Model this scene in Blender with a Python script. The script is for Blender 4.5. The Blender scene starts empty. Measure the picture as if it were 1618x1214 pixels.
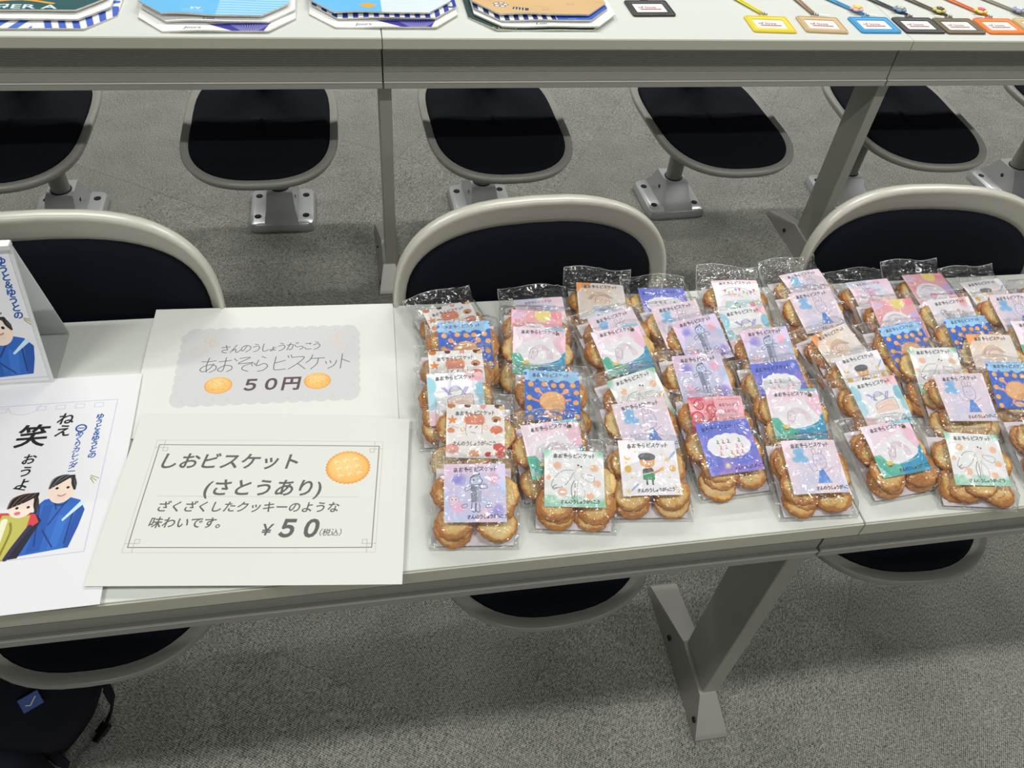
import bpy, bmesh, math, random
import numpy as np
from mathutils import Matrix, Vector

random.seed(7)
SC = bpy.context.scene
COL = SC.collection
PI = math.pi
T = 0.665            # height of the desk tops
F_PX = 1278.73       # focal length in pixels of the 1618 px wide frame

# ------------------------------------------------------------------ camera, world, lights, exposure
cam_d = bpy.data.cameras.new('camera')
cam_d.sensor_fit = 'HORIZONTAL'; cam_d.sensor_width = 36.0
cam_d.lens = 36.0 * F_PX / 1618.0
cam_d.clip_start = 0.02; cam_d.clip_end = 60
cam = bpy.data.objects.new('camera', cam_d); COL.objects.link(cam)
R_ = Vector((0.983253, -0.163871, 0.079754)); U_ = Vector((0.067435, 0.733686, 0.676134)); W_ = Vector((0.169313, 0.659433, -0.732449))
m = Matrix.Identity(4)
for i in range(3):
    m[i][0] = R_[i]; m[i][1] = U_[i]; m[i][2] = -W_[i]
m[0][3], m[1][3], m[2][3] = 0.0, 0.0, 1.3900
cam.matrix_world = m
SC.camera = cam

world = bpy.data.worlds.new('room_light'); SC.world = world
world.use_nodes = True
world.node_tree.nodes['Background'].inputs[0].default_value = (0.93, 0.96, 1.0, 1)
world.node_tree.nodes['Background'].inputs[1].default_value = 0.12

def ceiling_lamp(x, y, sx, sy, power, rot=0.0):
    l = bpy.data.lights.new('ceiling_lamp', 'AREA'); l.shape = 'RECTANGLE'
    l.size = sx; l.size_y = sy; l.energy = power; l.color = (1.0, 0.995, 0.955)
    o = bpy.data.objects.new('ceiling_lamp', l); COL.objects.link(o)
    o.location = (x, y, 2.85); o.rotation_euler = (0, 0, rot)
for lx in (-1.2, 0.9, 3.0):
    ceiling_lamp(lx, 0.12, 0.75, 0.12, 21.0)
for lx in (-1.0, 1.0, 3.0):
    ceiling_lamp(lx, 3.30, 1.30, 0.12, 50.0)
for lx in (-1.1, 0.9, 2.9):
    ceiling_lamp(lx, -3.0, 0.75, 0.12, 24.0)

vs = SC.view_settings
vs.view_transform = 'Standard'; vs.look = 'None'; vs.gamma = 1.0; vs.use_curve_mapping = False
vs.exposure = 0.0
SC.display_settings.display_device = 'sRGB'
SC.cycles.transparent_max_bounces = 48
SC.cycles.max_bounces = 8
SC.cycles.caustics_reflective = False; SC.cycles.caustics_refractive = False
SC.cycles.use_denoising = True

# ------------------------------------------------------------------ print painter: flat artwork drawn in code on small pictures
class Canvas:
    """u runs to the right 0..1, v down 0..1 ; all radii and widths in units of the width"""
    def __init__(s, w, h, bg=(1, 1, 1)):
        s.w, s.h = w, h
        s.a = np.empty((h, w, 3), np.float32); s.a[:] = bg
        s.asp = h / w
        s.rng = np.random.RandomState(w * 7 + h)
    def box(s, u0, v0, u1, v1):
        return (max(0, int(math.floor(u0 * s.w)) - 2), max(0, int(math.floor(v0 * s.h)) - 2),
                min(s.w, int(math.ceil(u1 * s.w)) + 2), min(s.h, int(math.ceil(v1 * s.h)) + 2))
    def grid(s, b):
        x = (np.arange(b[0], b[2]) + .5) / s.w; y = (np.arange(b[1], b[3]) + .5) / s.w
        return np.meshgrid(x, y)
    def put(s, b, mask, col, al=1.0):
        if b[2] <= b[0] or b[3] <= b[1]: return
        r = s.a[b[1]:b[3], b[0]:b[2]]
        mk = (np.clip(mask, 0, 1) * al)[..., None]
        r += (np.asarray(col, np.float32) - r) * mk
    def ell(s, u, v, rx, ry=None, col=(0, 0, 0), al=1.0, ang=0, soft=0.0, ring=0.0, wob=0.0, wn=12):
        ry = rx if ry is None else ry
        m_ = max(rx, ry) * (1 + wob) + soft * 2 + ring
        b = s.box(u - m_, v - m_ / s.asp, u + m_, v + m_ / s.asp)
        X, Y = s.grid(b)
        if X.size == 0: return
        X = X - u; Y = Y - v * s.asp
        c, n = math.cos(ang), math.sin(ang)
        X, Y = X * c + Y * n, -X * n + Y * c
        th = np.arctan2(Y / ry, X / rx)
        d = (np.sqrt((X / rx) ** 2 + (Y / ry) ** 2) - 1 - wob * np.cos(th * wn)) * min(rx, ry)
        if ring: d = np.abs(d) - ring
        e = max(soft, .6 / s.w)
        s.put(b, .5 - d / (2 * e), col, al)
    def poly(s, pts, col, al=1.0, soft=0):
        P = np.array(pts, float)
        b = s.box(P[:, 0].min(), P[:, 1].min(), P[:, 0].max(), P[:, 1].max())
        if b[2] <= b[0] or b[3] <= b[1]: return
        acc = 0
        for ox, oy in ((.25, .25), (.75, .25), (.25, .75), (.75, .75)):
            X, Y = np.meshgrid((np.arange(b[0], b[2]) + ox) / s.w, (np.arange(b[1], b[3]) + oy) / s.h)
            ins = np.zeros(X.shape, bool)
            for i in range(len(P)):
                x0, y0 = P[i]; x1, y1 = P[(i + 1) % len(P)]
                if y0 == y1: continue
                c = ((y0 <= Y) != (y1 <= Y)) & (X < (x1 - x0) * (Y - y0) / (y1 - y0) + x0)
                ins ^= c
            acc = acc + ins
        s.put(b, acc / 4.0, col, al)
    def line(s, pts, wd, col, al=1.0, smooth=True, taper=False):
        P = [np.array((p[0], p[1] * s.asp)) for p in pts]
        if smooth and len(P) > 2:
            Q = []
            for i in range(len(P) - 1):
                p0 = P[max(i - 1, 0)]; p1 = P[i]; p2 = P[i + 1]; p3 = P[min(i + 2, len(P) - 1)]
                for t in (0, .25, .5, .75):
                    Q.append(.5 * ((2 * p1) + (-p0 + p2) * t + (2 * p0 - 5 * p1 + 4 * p2 - p3) * t * t + (-p0 + 3 * p1 - 3 * p2 + p3) * t ** 3))
            Q.append(P[-1]); P = Q
        A = np.array(P); m_ = wd
        b = s.box(A[:, 0].min() - m_, (A[:, 1].min() - m_) / s.asp, A[:, 0].max() + m_, (A[:, 1].max() + m_) / s.asp)
        if b[2] <= b[0] or b[3] <= b[1]: return
        X, Y = s.grid(b); D = np.full(X.shape, 9.0)
        n = len(P) - 1
        for i in range(n):
            a, c = P[i], P[i + 1]; d = c - a; L = d @ d + 1e-12
            t = np.clip(((X - a[0]) * d[0] + (Y - a[1]) * d[1]) / L, 0, 1)
            dist = np.hypot(X - a[0] - t * d[0], Y - a[1] - t * d[1])
            hw = wd * .5
            if taper: hw = hw * (1.35 - 1.0 * (i + t) / n)
            D = np.minimum(D, dist - hw)
        s.put(b, .5 - D * s.w / 1.3, col, al)
    def noise(s, n, seed=0):
        r = np.random.RandomState(seed).rand(n + 2, n + 2)
        x = np.linspace(0, n, s.w, endpoint=False); y = np.linspace(0, n, s.h, endpoint=False)
        xi = x.astype(int); yi = y.astype(int); fx = x - xi; fy = y - yi
        fx = fx * fx * (3 - 2 * fx); fy = fy * fy * (3 - 2 * fy)
        a = r[np.ix_(yi, xi)]; b_ = r[np.ix_(yi, xi + 1)]; c = r[np.ix_(yi + 1, xi)]; d = r[np.ix_(yi + 1, xi + 1)]
        return ((a * (1 - fx) + b_ * fx) * (1 - fy)[:, None] + (c * (1 - fx) + d * fx) * fy[:, None]).astype(np.float32)
    def wash(s, n, seed, lo, hi, col, al=1.0, fn=None):
        """water-colour patch: noise threshold, optionally times fn(U, V)"""
        k = s.noise(n, seed) * .65 + s.noise(n * 3, seed + 1) * .35
        if fn is not None:
            U, V = np.meshgrid((np.arange(s.w) + .5) / s.w, (np.arange(s.h) + .5) / s.h); k = k + fn(U, V)
        s.put((0, 0, s.w, s.h), np.clip((k - lo) / (hi - lo), 0, 1), col, al)
    def blob(s, u, v, r, col, al=1.0, seed=1):
        rg = np.random.RandomState(seed)
        for i in range(7):
            s.ell(u + rg.uniform(-.6, .6) * r, v + rg.uniform(-.45, .45) * r / s.asp, r * rg.uniform(.4, .7), None, col, al * .55, soft=r * .25)
    def pen(s, word, u, v, size, wd, col, gap=1.0, slant=0.0, rise=0.0):
        """handwritten kana drawn stroke by stroke; size = glyph height in widths"""
        x = u
        for i, ch in enumerate(word):
            k = KANA[ch]
            for st in k:
                s.line([(x + (p[0] + slant * (50 - p[1])) / 100 * size, v + (p[1] / 100 * size - (x - u) * rise) / s.asp) for p in st], wd, col)
            x += size * (gap * (.72 if ch in 'っッょ' else 1.0) * (.78 if ch in 'しトこ' else 1.0))
        return x
    def text(s, word, u, v, size, col, bold=0.0, slant=0.0, sx=1.0, vertical=False, gap=1.0, al=1.0):
        """printed lettering; u, v = left end of the base line, size = em in widths"""
        y = v
        for ch in (word if vertical else (word,)):
            vs_, tr = glyphs(ch, bold)
            if not len(tr): 
                y += size * gap / s.asp; continue
            X = u + (vs_[:, 0] * sx + slant * vs_[:, 1]) * size
            Y = y - vs_[:, 1] * size / s.asp
            s.tris(X, Y, tr, col, al)
            y += size * gap / s.asp
    def tris(s, X, Y, tr, col, al):
        b = s.box(X.min(), Y.min(), X.max(), Y.max())
        if b[2] <= b[0] or b[3] <= b[1]: return
        K = 3
        W_p, H_p = (b[2] - b[0]) * K, (b[3] - b[1]) * K
        M = np.zeros((H_p, W_p), bool)
        px = (X * s.w - b[0]) * K; py = (Y * s.h - b[1]) * K
        for t in tr:
            x, y = px[t], py[t]
            x0, x1 = max(0, int(x.min())), min(W_p, int(x.max()) + 2); y0, y1 = max(0, int(y.min())), min(H_p, int(y.max()) + 2)
            if x1 <= x0 or y1 <= y0: continue
            gx = np.arange(x0, x1) + .5; gy = (np.arange(y0, y1) + .5)[:, None]
            e = [(x[(i + 1) % 3] - x[i]) * (gy - y[i]) - (y[(i + 1) % 3] - y[i]) * (gx - x[i]) for i in range(3)]
            M[y0:y1, x0:x1] |= ((e[0] >= 0) & (e[1] >= 0) & (e[2] >= 0)) | ((e[0] <= 0) & (e[1] <= 0) & (e[2] <= 0))
        s.put(b, M.reshape(b[3] - b[1], K, b[2] - b[0], K).mean(axis=(1, 3)), col, al)
    def picture(s, name):
        im = bpy.data.images.new(name, s.w, s.h)
        px = np.ones((s.h, s.w, 4), np.float32); px[..., :3] = np.clip(s.a[::-1], 0, 1)
        im.pixels.foreach_set(px.ravel()); im.update(); im.pack()
        return im

_GL = {}
def glyphs(word, bold):
    k = (word, bold)
    if k not in _GL:
        c = bpy.data.curves.new('lettering', 'FONT'); c.body = word; c.resolution_u = 3; c.offset = bold
        o = bpy.data.objects.new('lettering', c); COL.objects.link(o)
        me = o.evaluated_get(bpy.context.evaluated_depsgraph_get()).to_mesh()
        me.calc_loop_triangles()
        v = np.array([q.co[:2] for q in me.vertices]).reshape(-1, 2); t = np.array([q.vertices[:] for q in me.loop_triangles], int).reshape(-1, 3)
        _GL[k] = (v, t)
        bpy.data.objects.remove(o); bpy.data.curves.remove(c)
    return _GL[k]

KANA = {
 'あ': [[(20,28),(50,29),(78,24)], [(46,8),(43,50),(50,88)], [(70,42),(60,68),(38,86),(22,76),(30,58),(55,47),(80,54),(84,74),(62,92)]],
 'お': [[(16,32),(66,26)], [(42,8),(42,78),(28,86),(20,74),(44,55),(70,58),(76,76),(58,90)], [(76,16),(90,30)]],
 'ぞ': [[(25,16),(68,12),(24,46),(84,42),(50,60),(46,80),(72,92)], [(80,52),(84,62)], [(90,46),(95,56)]],
 'ら': [[(42,8),(60,18)], [(32,30),(28,62),(58,50),(74,66),(60,88),(38,94)]],
 'ビ': [[(28,12),(28,80),(44,90),(78,86)], [(28,50),(70,36)], [(76,8),(82,20)], [(88,4),(94,16)]],
 'ス': [[(20,20),(72,18),(56,50),(16,88)], [(50,56),(86,90)]],
 'ケ': [[(34,8),(28,34),(12,54)], [(28,30),(86,28)], [(60,30),(58,62),(36,92)]],
 'ッ': [[(20,50),(26,64)], [(38,46),(44,60)], [(66,46),(58,74),(34,92)]],
 'ト': [[(34,8),(34,94)], [(36,40),(70,58)]],
 'さ': [[(18,32),(80,26)], [(46,8),(66,58)], [(64,60),(32,62),(32,84),(64,92)]],
 'ん': [[(52,8),(14,92)], [(30,70),(46,54),(52,66),(56,88),(70,90),(88,66)]],
 'の': [[(52,22),(34,76),(16,66),(22,34),(54,18),(84,38),(80,70),(54,90)]],
 'う': [[(36,8),(62,16)], [(24,42),(58,30),(76,48),(64,78),(36,94)]],
 'し': [[(26,8),(24,72),(42,92),(72,74)]],
 'ょ': [[(42,44),(42,84),(26,88),(26,76),(44,72),(64,86)], [(44,60),(64,56)]],
 'が': [[(14,34),(56,28),(56,70),(42,88),(34,78)], [(38,8),(18,88)], [(70,30),(84,54)], [(80,8),(86,20)], [(92,4),(97,16)]],
 'っ': [[(14,60),(50,50),(64,66),(40,88)]],
 'こ': [[(22,24),(62,22),(54,32)], [(20,66),(34,86),(72,84)]],
}
INK = (.15, .15, .19)
TITLE = 'あおぞらビスケット'; SCHOOL = 'さんのうしょうがっこう'

def card_base(col=(.95, .93, .95)):
    return Canvas(224, 224, col)
def card_text(c, title=True, foot=True, tu=.14, fu=.36):
    if title: c.pen(TITLE, tu, .065, .092, .0095, INK, .92, .10, .04)
    if foot: c.pen(SCHOOL, fu, .875, .074, .0090, INK, .88, .10, .03)
def biscuit_dot(c, u, v, r, col=(.95, .70, .44)):
    c.ell(u, v, r * 1.05, r, (.88, .58, .32)); c.ell(u, v, r * .93, r * .88, col)
def card_A():
    c = card_base((.82, .83, .95))
    c.wash(3, 3, .35, .7, (.90, .80, .92)); c.wash(3, 8, .45, .75, (.95, .82, .90), .8); c.wash(2, 5, .5, .8, (.72, .82, .96), .9, lambda U, V: (V - .5) * .4)
    c.blob(.24, .29, .12, (.60, .57, .88), .8, 2); c.blob(.80, .28, .10, (.98, .72, .80), .9, 3); c.blob(.82, .80, .12, (.62, .56, .88), .8, 4); c.blob(.22, .76, .12, (.97, .75, .86), .8, 5)
    k = (.22, .22, .26)
    c.line([(.42, .34), (.44, .24), (.54, .22), (.57, .17), (.58, .24), (.62, .30), (.58, .36), (.46, .37), (.42, .34)], .008, k)
    c.line([(.44, .25), (.50, .20), (.58, .19)], .012, k)
    c.ell(.48, .29, .012, .012, k); c.ell(.55, .28, .012, .012, k)
    c.line([(.45, .38), (.34, .43), (.36, .48), (.46, .42)], .007, k); c.line([(.56, .38), (.66, .36), (.70, .42), (.62, .44), (.57, .42)], .007, k)
    for i in range(9): c.line([(.445 + i * .018, .39), (.44 + i * .019, .50), (.445 + i * .018, .66)], .009 if i < 5 else .004, k)
    for x in (.45, .52): c.line([(x, .67), (x - .01, .80), (x + .05, .82), (x + .05, .68)], .009, k)
    for x in (.33, .72): c.line([(x - .05, .72), (x - .03, .76), (x + .04, .74), (x + .03, .69), (x - .05, .72)], .006, k)
    c.ell(.16, .63, .075, .06, (.97, .86, .90)); c.ell(.16, .63, .075, .06, (.7, .55, .6), ring=.002)
    c.ell(.13, .62, .009, None, k); c.ell(.19, .62, .009, None, k); c.line([(.15, .66), (.17, .67)], .008, k)
    card_text(c); return c
def card_B():
    c = card_base((.97, .95, .94)); k = (.35, .2, .15)
    for u, v, r, col in ((.08, .03, .07, (.80, .50, .28)), (.36, .02, .055, (.42, .26, .20)), (.90, .02, .07, (.38, .22, .18)), (.95, .06, .05, (.92, .76, .5)),
                         (.10, .30, .055, (.93, .58, .30)), (.86, .28, .085, (.84, .58, .40)), (.85, .30, .04, (.35, .22, .16)), (.86, .48, .11, (.90, .50, .38)),
                         (.08, .50, .065, (.90, .58, .36)), (.90, .80, .10, (.86, .34, .30)), (.92, .93, .09, (.84, .36, .30)), (.10, .84, .12, (.93, .66, .62)), (.48, .92, .09, (.93, .68, .50)), (.72, .93, .06, (.80, .25, .25))):
        c.ell(u, v, r, r * .75, col)
    for i in range(5): c.ell(.63 + .03 * math.cos(i * 1.257), .03 + .03 * math.sin(i * 1.257), .025, None, (.93, .66, .60))
    for i in range(5): c.line([(.10, .30), (.10 + .07 * math.cos(i * 1.257 - 1.57), .30 + .07 * math.sin(i * 1.257 - 1.57))], .03, (.93, .58, .30))
    for i in range(9): c.ell(.04 + .02 * (i * 7 % 9), .42 + .006 * (i * 5 % 7), .006, None, (.3, .2, .2))
    c.line([(.34, .33), (.36, .22), (.60, .22), (.63, .33)], .06, (.93, .60, .44)); c.poly([(.34, .24), (.62, .24), (.63, .38), (.33, .38)], (.88, .52, .40), .9)
    c.line([(.34, .36), (.33, .52), (.36, .58)], .005, k); c.line([(.62, .36), (.61, .55)], .005, k)
    for x in (.40, .50): c.line([(x, .44), (x + .03, .41)], .012, k)
    c.line([(.42, .52), (.50, .54)], .006, k); c.ell(.28, .47, .03, .035, (.95, .75, .45), ring=.006); c.ell(.68, .44, .03, .035, (.95, .75, .45), ring=.006)
    c.line([(.30, .24), (.30, .34)], .012, (.95, .85, .8)); c.line([(.67, .24), (.67, .34)], .012, (.95, .85, .8))
    c.pen(TITLE, .14, .13, .088, .0085, INK, .92, .10, .04); c.pen(SCHOOL, .10, .70, .085, .009, (.35, .25, .25), .88, .10, .03); return c
def card_C():
    c = card_base((.24, .42, .80))
    for i in range(11): c.ell(.05 + i * .09, .16 + .03 * math.sin(i * 2.3), .07, .055, (.62, .80, .94))
    c.poly([(.04, .02), (.97, .02), (.97, .17), (.04, .17)], (.62, .80, .94))
    for i in range(12): c.ell(.04 + i * .084, .025 + .012 * (i % 2), .05, .03, (.62, .80, .94))
    for u, v in ((.11, .29), (.36, .28), (.53, .30), (.68, .30), (.88, .29), (.23, .40), (.75, .41), (.94, .44), (.08, .56), (.08, .76), (.92, .64), (.93, .92), (.10, .94), (.62, .95)):
        biscuit_dot(c, u, v, .052)
    t = (.95, .72, .50)
    for p in (((.34, .50), (.24, .40)), ((.30, .64), (.14, .58)), ((.64, .50), (.74, .42)), ((.66, .62), (.82, .58)), ((.42, .76), (.36, .88)), ((.58, .76), (.66, .86))):
        c.line(p, .045, (.93, .62, .56))
    c.ell(.50, .62, .24, .20, (.88, .58, .36)); c.ell(.50, .61, .22, .185, t)
    for i in range(10): c.ell(.36 + .03 * i, .53 + .02 * (i * 3 % 7), .006, None, (.8, .52, .34))
    c.ell(.60, .74, .13, .08, (.88, .66, .46)); c.ell(.48, .90, .10, .06, (.90, .70, .60))
    c.pen(TITLE, .13, .06, .088, .0085, (.16, .24, .42), .92, .10, .03); return c
def card_D():
    c = card_base((.97, .80, .87))
    c.wash(3, 21, .35, .6, (.98, .90, .95), 1, lambda U, V: .5 - U * .9)
    c.poly([(.72, .0), (1, 0), (1, .07), (.8, .05), (.55, .035)], (.45, .78, .82), .8)
    c.poly([(1, .50), (1, 1), (.18, 1), (.04, .80), (.0, .60), (.14, .66), (.30, .80), (.60, .78), (.85, .62)], (.22, .62, .74))
    c.wash(4, 31, .45, .7, (.36, .75, .62), .9, lambda U, V: np.where((V > .58) & (U < .45), .25, -1))
    c.wash(4, 33, .5, .8, (.16, .58, .82), .8, lambda U, V: np.where((V > .62) & (U > .5), .15, -1))
    c.poly([(.06, .40), (.70, .20), (.80, .40), (.94, .58), (.88, .66), (.72, .74), (.40, .80), (.22, .72), (.14, .58)], (.96, .95, .97))
    for i in range(8): c.line([(.06 + i * .02, .42 + i * .035), (.30, .34 + i * .04), (.72, .24 + i * .045)], .02, (.96, .94, .96), .8)
    p = (.80, .62, .72)
    for i in range(6): c.line([(.32 + i * .02, .70), (.36 + i * .02, .46 + i * .02), (.56, .38 + i * .02), (.74 - i * .02, .52), (.76 - i * .02, .66)], .006, p)
    c.line([(.30, .70), (.34, .48), (.44, .46), (.47, .56), (.40, .66), (.32, .60)], .006, (.55, .5, .6)); c.ell(.38, .54, .010, None, (.4, .4, .45))
    c.line([(.50, .80), (.88, .72), (.87, .60)], .006, (1, 1, 1))
    c.ell(.84, .14, .045, .03, (.36, .42, .22)); c.ell(.86, .12, .02, None, (.2, .25, .15))
    for i in range(5): c.line([(.24, .80), (.18 + i * .035, .72)], .02, (.93, .80, .40))
    c.ell(.25, .81, .05, .02, (.55, .42, .15))
    card_text(c); return c
def card_E():
    c = card_base((.96, .96, .96))
    for u, v in ((0, 0), (1, .02), (.02, 1), (1, .95)): c.blob(u, v, .16, (.55, .80, .68), .9, int(u * 3 + v * 5) + 3)
    c.wash(4, 12, .55, .8, (.60, .83, .72), .9, lambda U, V: np.where(V > .8, .25, -1) * 1.0)
    for u, v, r in ((.22, .29, .07), (.84, .31, .07), (.07, .50, .045), (.88, .58, .065), (.30, .74, .075), (.76, .80, .065)): c.ell(u, v, r, r * .95, (.97, .78, .66), soft=.012)
    k = (.42, .40, .42)
    c.line([(.48, .36), (.30, .38), (.16, .52), (.12, .66), (.28, .66), (.40, .56), (.49, .40)], .007, k)
    c.line([(.20, .62), (.14, .66), (.16, .70), (.22, .67)], .009, (.25, .25, .28))
    c.line([(.62, .42), (.80, .44), (.84, .50), (.78, .56), (.66, .50), (.62, .44)], .006, k)
    c.line([(.50, .54), (.45, .66), (.46, .84), (.50, .80), (.51, .58)], .009, (.28, .28, .30))
    c.line([(.56, .54), (.66, .66), (.66, .82), (.58, .84), (.54, .76), (.56, .56)], .006, (.6, .5, .5))
    c.line([(.52, .34), (.50, .46), (.54, .54), (.60, .50), (.62, .40)], .006, (.85, .65, .62))
    c.ell(.57, .27, .016, None, (.25, .22, .22)); c.ell(.62, .29, .016, None, (.35, .3, .3)); c.ell(.57, .33, .06, .05, (.97, .88, .86), .7)
    card_text(c, fu=.26); return c
def card_F():
    c = card_base((.97, .95, .97)); y = (.93, .76, .36)
    c.wash(4, 77, .5, .9, (.93, .91, .90))
    c.ell(.13, .32, .055, None, y); c.ell(.14, .29, .05, None, (.97, .95, .97))
    c.ell(.13, .53, .06, .065, (.93, .76, .32)); c.ell(.90, .52, .055, .06, (.93, .76, .40)); 
    for u, v in ((.10, .92), (.82, .36)):
        for i in range(5): c.line([(u, v), (u + .045 * math.cos(i * 1.257), v + .045 * math.sin(i * 1.257))], .02, (.95, .83, .5))
    for u, v in ((.91, .86), (.95, .95)):
        c.line([(u - .04, v), (u + .04, v)], .012, y); c.line([(u, v - .05), (u, v + .05)], .012, y)
    c.line([(.86, .34), (.97, .22)], .03, (.60, .72, .90)); c.line([(.16, .90), (.27, .80)], .03, (.60, .72, .90))
    for u, v in ((.18, .68), (.83, .68), (.28, .22), (.10, .42), (.73, .27), (.18, .16), (.42, .93)): c.ell(u, v, .014, None, y)
    c.line([(.43, .70), (.43, .80)], .03, (.30, .30, .30)); c.line([(.53, .70), (.53, .80)], .03, (.30, .30, .30))
    c.ell(.47, .59, .10, .10, (.24, .24, .25)); c.poly([(.37, .60), (.58, .60), (.57, .72), (.37, .72)], (.22, .60, .40)); c.line([(.38, .63), (.56, .58)], .014, (.92, .95, .92))
    c.line([(.56, .60), (.68, .55)], .035, (.90, .62, .42)); c.ell(.71, .52, .045, .04, (.95, .78, .42))
    c.ell(.47, .40, .13, .12, (.95, .70, .48)); c.ell(.47, .31, .15, .07, (.42, .43, .44)); c.poly([(.33, .32), (.61, .32), (.60, .36), (.34, .37)], (.36, .37, .38))
    for x in (.42, .52): c.ell(x, .42, .026, None, (1, 1, 1)); c.ell(x, .42, .011, None, (.2, .2, .2))
    c.line([(.44, .48), (.48, .49), (.52, .475)], .006, (.5, .2, .15))
    card_text(c, fu=.24); return c
def card_G():
    c = card_base((.42, .48, .86))
    c.wash(3, 41, .4, .75, (.62, .52, .86), 1, lambda U, V: (V - .5) * .5); c.wash(5, 43, .6, .9, (.70, .66, .92), .6)
    for i in range(12): 
        a = i / 12 * 2 * PI; c.ell(.50 + .28 * math.cos(a), .48 + .13 * math.sin(a), .13, .11, (.97, .96, .98))
    c.ell(.50, .48, .32, .16, (.97, .96, .98))
    rg = np.random.RandomState(4)
    for r, (v, cs) in enumerate(((.36, ((.4, .6, .45), (.7, .3, .4), (.5, .5, .5), (.3, .3, .35))), (.47, ((.90, .58, .60),) * 5), (.58, ((.88, .50, .52),) * 5), (.66, ((.80, .52, .60), (.55, .70, .40), (.85, .6, .6))))):
        for j in range(5):
            u = .30 + j * .10 + (r % 2) * .03
            col = cs[j % len(cs)]
            if (r + j) % 4 == 3: continue
            c.line([(u, v), (u + .02, v + .03), (u - .01, v + .06), (u + .03, v + .07)], .016, col)
    for a in range(6): c.line([(.90, .09), (.90 + .05 * math.cos(a * 1.047), .09 + .05 * math.sin(a * 1.047))], .009, (.95, .96, 1)); 
    for a in range(9): c.line([(.36, .85), (.36 + .055 * math.cos(a * .698), .85 + .055 * math.sin(a * .698))], .014, (.95, .93, .66))
    for i in range(25): c.ell(rg.rand(), rg.rand(), .004, None, (.85, .86, .98))
    c.pen(TITLE, .06, .09, .092, .0085, (.16, .16, .40), .95, .10, .04); c.pen(SCHOOL, .46, .89, .066, .0080, (.2, .16, .36), .84, .10, .03); return c
def card_H():
    c = card_base((.93, .87, .92))
    c.wash(3, 51, .45, .8, (.97, .86, .90)); c.wash(3, 57, .5, .8, (.84, .84, .94), .9, lambda U, V: (V - .6) * .6); c.wash(3, 59, .5, .8, (.98, .88, .84), .8, lambda U, V: (V - .75))
    for u, v in ((.24, .22), (.30, .20), (.20, .36), (.34, .37), (.28, .30), (.27, .27)): c.ell(u, v, .075, .06, (.52, .74, .92), .85, soft=.012)
    k = (.42, .42, .52)
    c.line([(.50, .34), (.53, .28), (.66, .27), (.72, .34), (.72, .46), (.67, .54), (.56, .54), (.50, .48), (.50, .34)], .006, k)
    c.line([(.53, .28), (.51, .20), (.54, .165), (.57, .19), (.58, .27)], .006, k); c.line([(.62, .27), (.64, .19), (.67, .18), (.69, .22), (.67, .28)], .006, k)
    c.ell(.56, .39, .008, None, k); c.ell(.64, .37, .008, None, k); c.line([(.57, .46), (.62, .47), (.67, .43)], .004, (.8, .5, .55))
    c.line([(.55, .56), (.46, .60), (.42, .54), (.40, .46)], .005, k); c.line([(.66, .62), (.76, .56), (.82, .52)], .005, k)
    c.poly([(.56, .56), (.63, .56), (.73, .82), (.47, .82)], (.42, .62, .90)); 
    for i in range(6): c.line([(.58 + i * .008, .57), (.51 + i * .04, .82)], .008, (.26, .46, .82), .8)
    c.line([(.26, .52), (.38, .53)], .004, (.85, .8, .85))
    card_text(c, fu=.40); return c
def card_I():
    c = card_base((.97, .93, .90)); c.wash(3, 61, .45, .8, (.97, .86, .78), 1, lambda U, V: .3 - U * .5); c.wash(3, 63, .5, .8, (.84, .90, .96), .9, lambda U, V: (V - .6) * .9)
    c.poly([(0, 0), (.34, 0), (.22, .10), (.08, .16), (0, .30)], (.96, .66, .42))
    for i, col in enumerate(((.60, .75, .60), (.95, .80, .45), (.94, .55, .55), (.65, .65, .88))):
        c.line([(.22 + i * .02, .46), (.34, .31 + i * .022), (.55, .27 + i * .022), (.74 - i * .02, .42)], .014, col)
    k = (.45, .42, .42)
    c.line([(.36, .58), (.38, .42), (.48, .36), (.60, .38), (.66, .48), (.66, .60)], .007, k)
    for x in (.44, .52, .60): c.line([(x - .03, .56), (x - .01, .44), (x + .03, .56)], .006, (.85, .55, .45))
    c.ell(.50, .74, .22, .08, (.66, .76, .90), .9, soft=.02); c.line([(.30, .72), (.42, .66), (.60, .66), (.70, .74)], .006, (.4, .5, .7))
    card_text(c); return c
def card_J():
    c = card_base((.96, .70, .72))
    for u, v, r, col in ((.10, .12, .10, (.93, .78, .88)), (.22, .10, .06, (.90, .80, .92)), (.62, .08, .16, (.96, .88, .56)), (.90, .50, .18, (.85, .72, .90)), (.05, .80, .20, (.98, .80, .84)), (.90, .05, .12, (.97, .62, .66)), (.75, .90, .14, (.95, .85, .55))): c.ell(u, v, r, None, col)
    c.ell(.12, .24, .075, None, (.97, .90, .94), ring=.008)
    c.ell(.44, .62, .36, .34, (.98, .96, .97)); c.ell(.44, .62, .31, .29, (.93, .90, .95)); c.ell(.44, .62, .36, .34, (.95, .75, .80), ring=.006)
    for i in range(5): c.line([(.24 + i * .1, .44), (.22 + i * .11, .82)], .008, (.80, .80, .88), .7)
    c.ell(.44, .66, .085, .085, (.94, .60, .74)); c.line([(.28, .42), (.44, .36), (.60, .42)], .010, (.6, .5, .62))
    for i in range(14): c.ell(.08 + .02 * (i % 4), .36 + .03 * (i // 4), .006, None, (.7, .3, .4))
    return c
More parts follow.
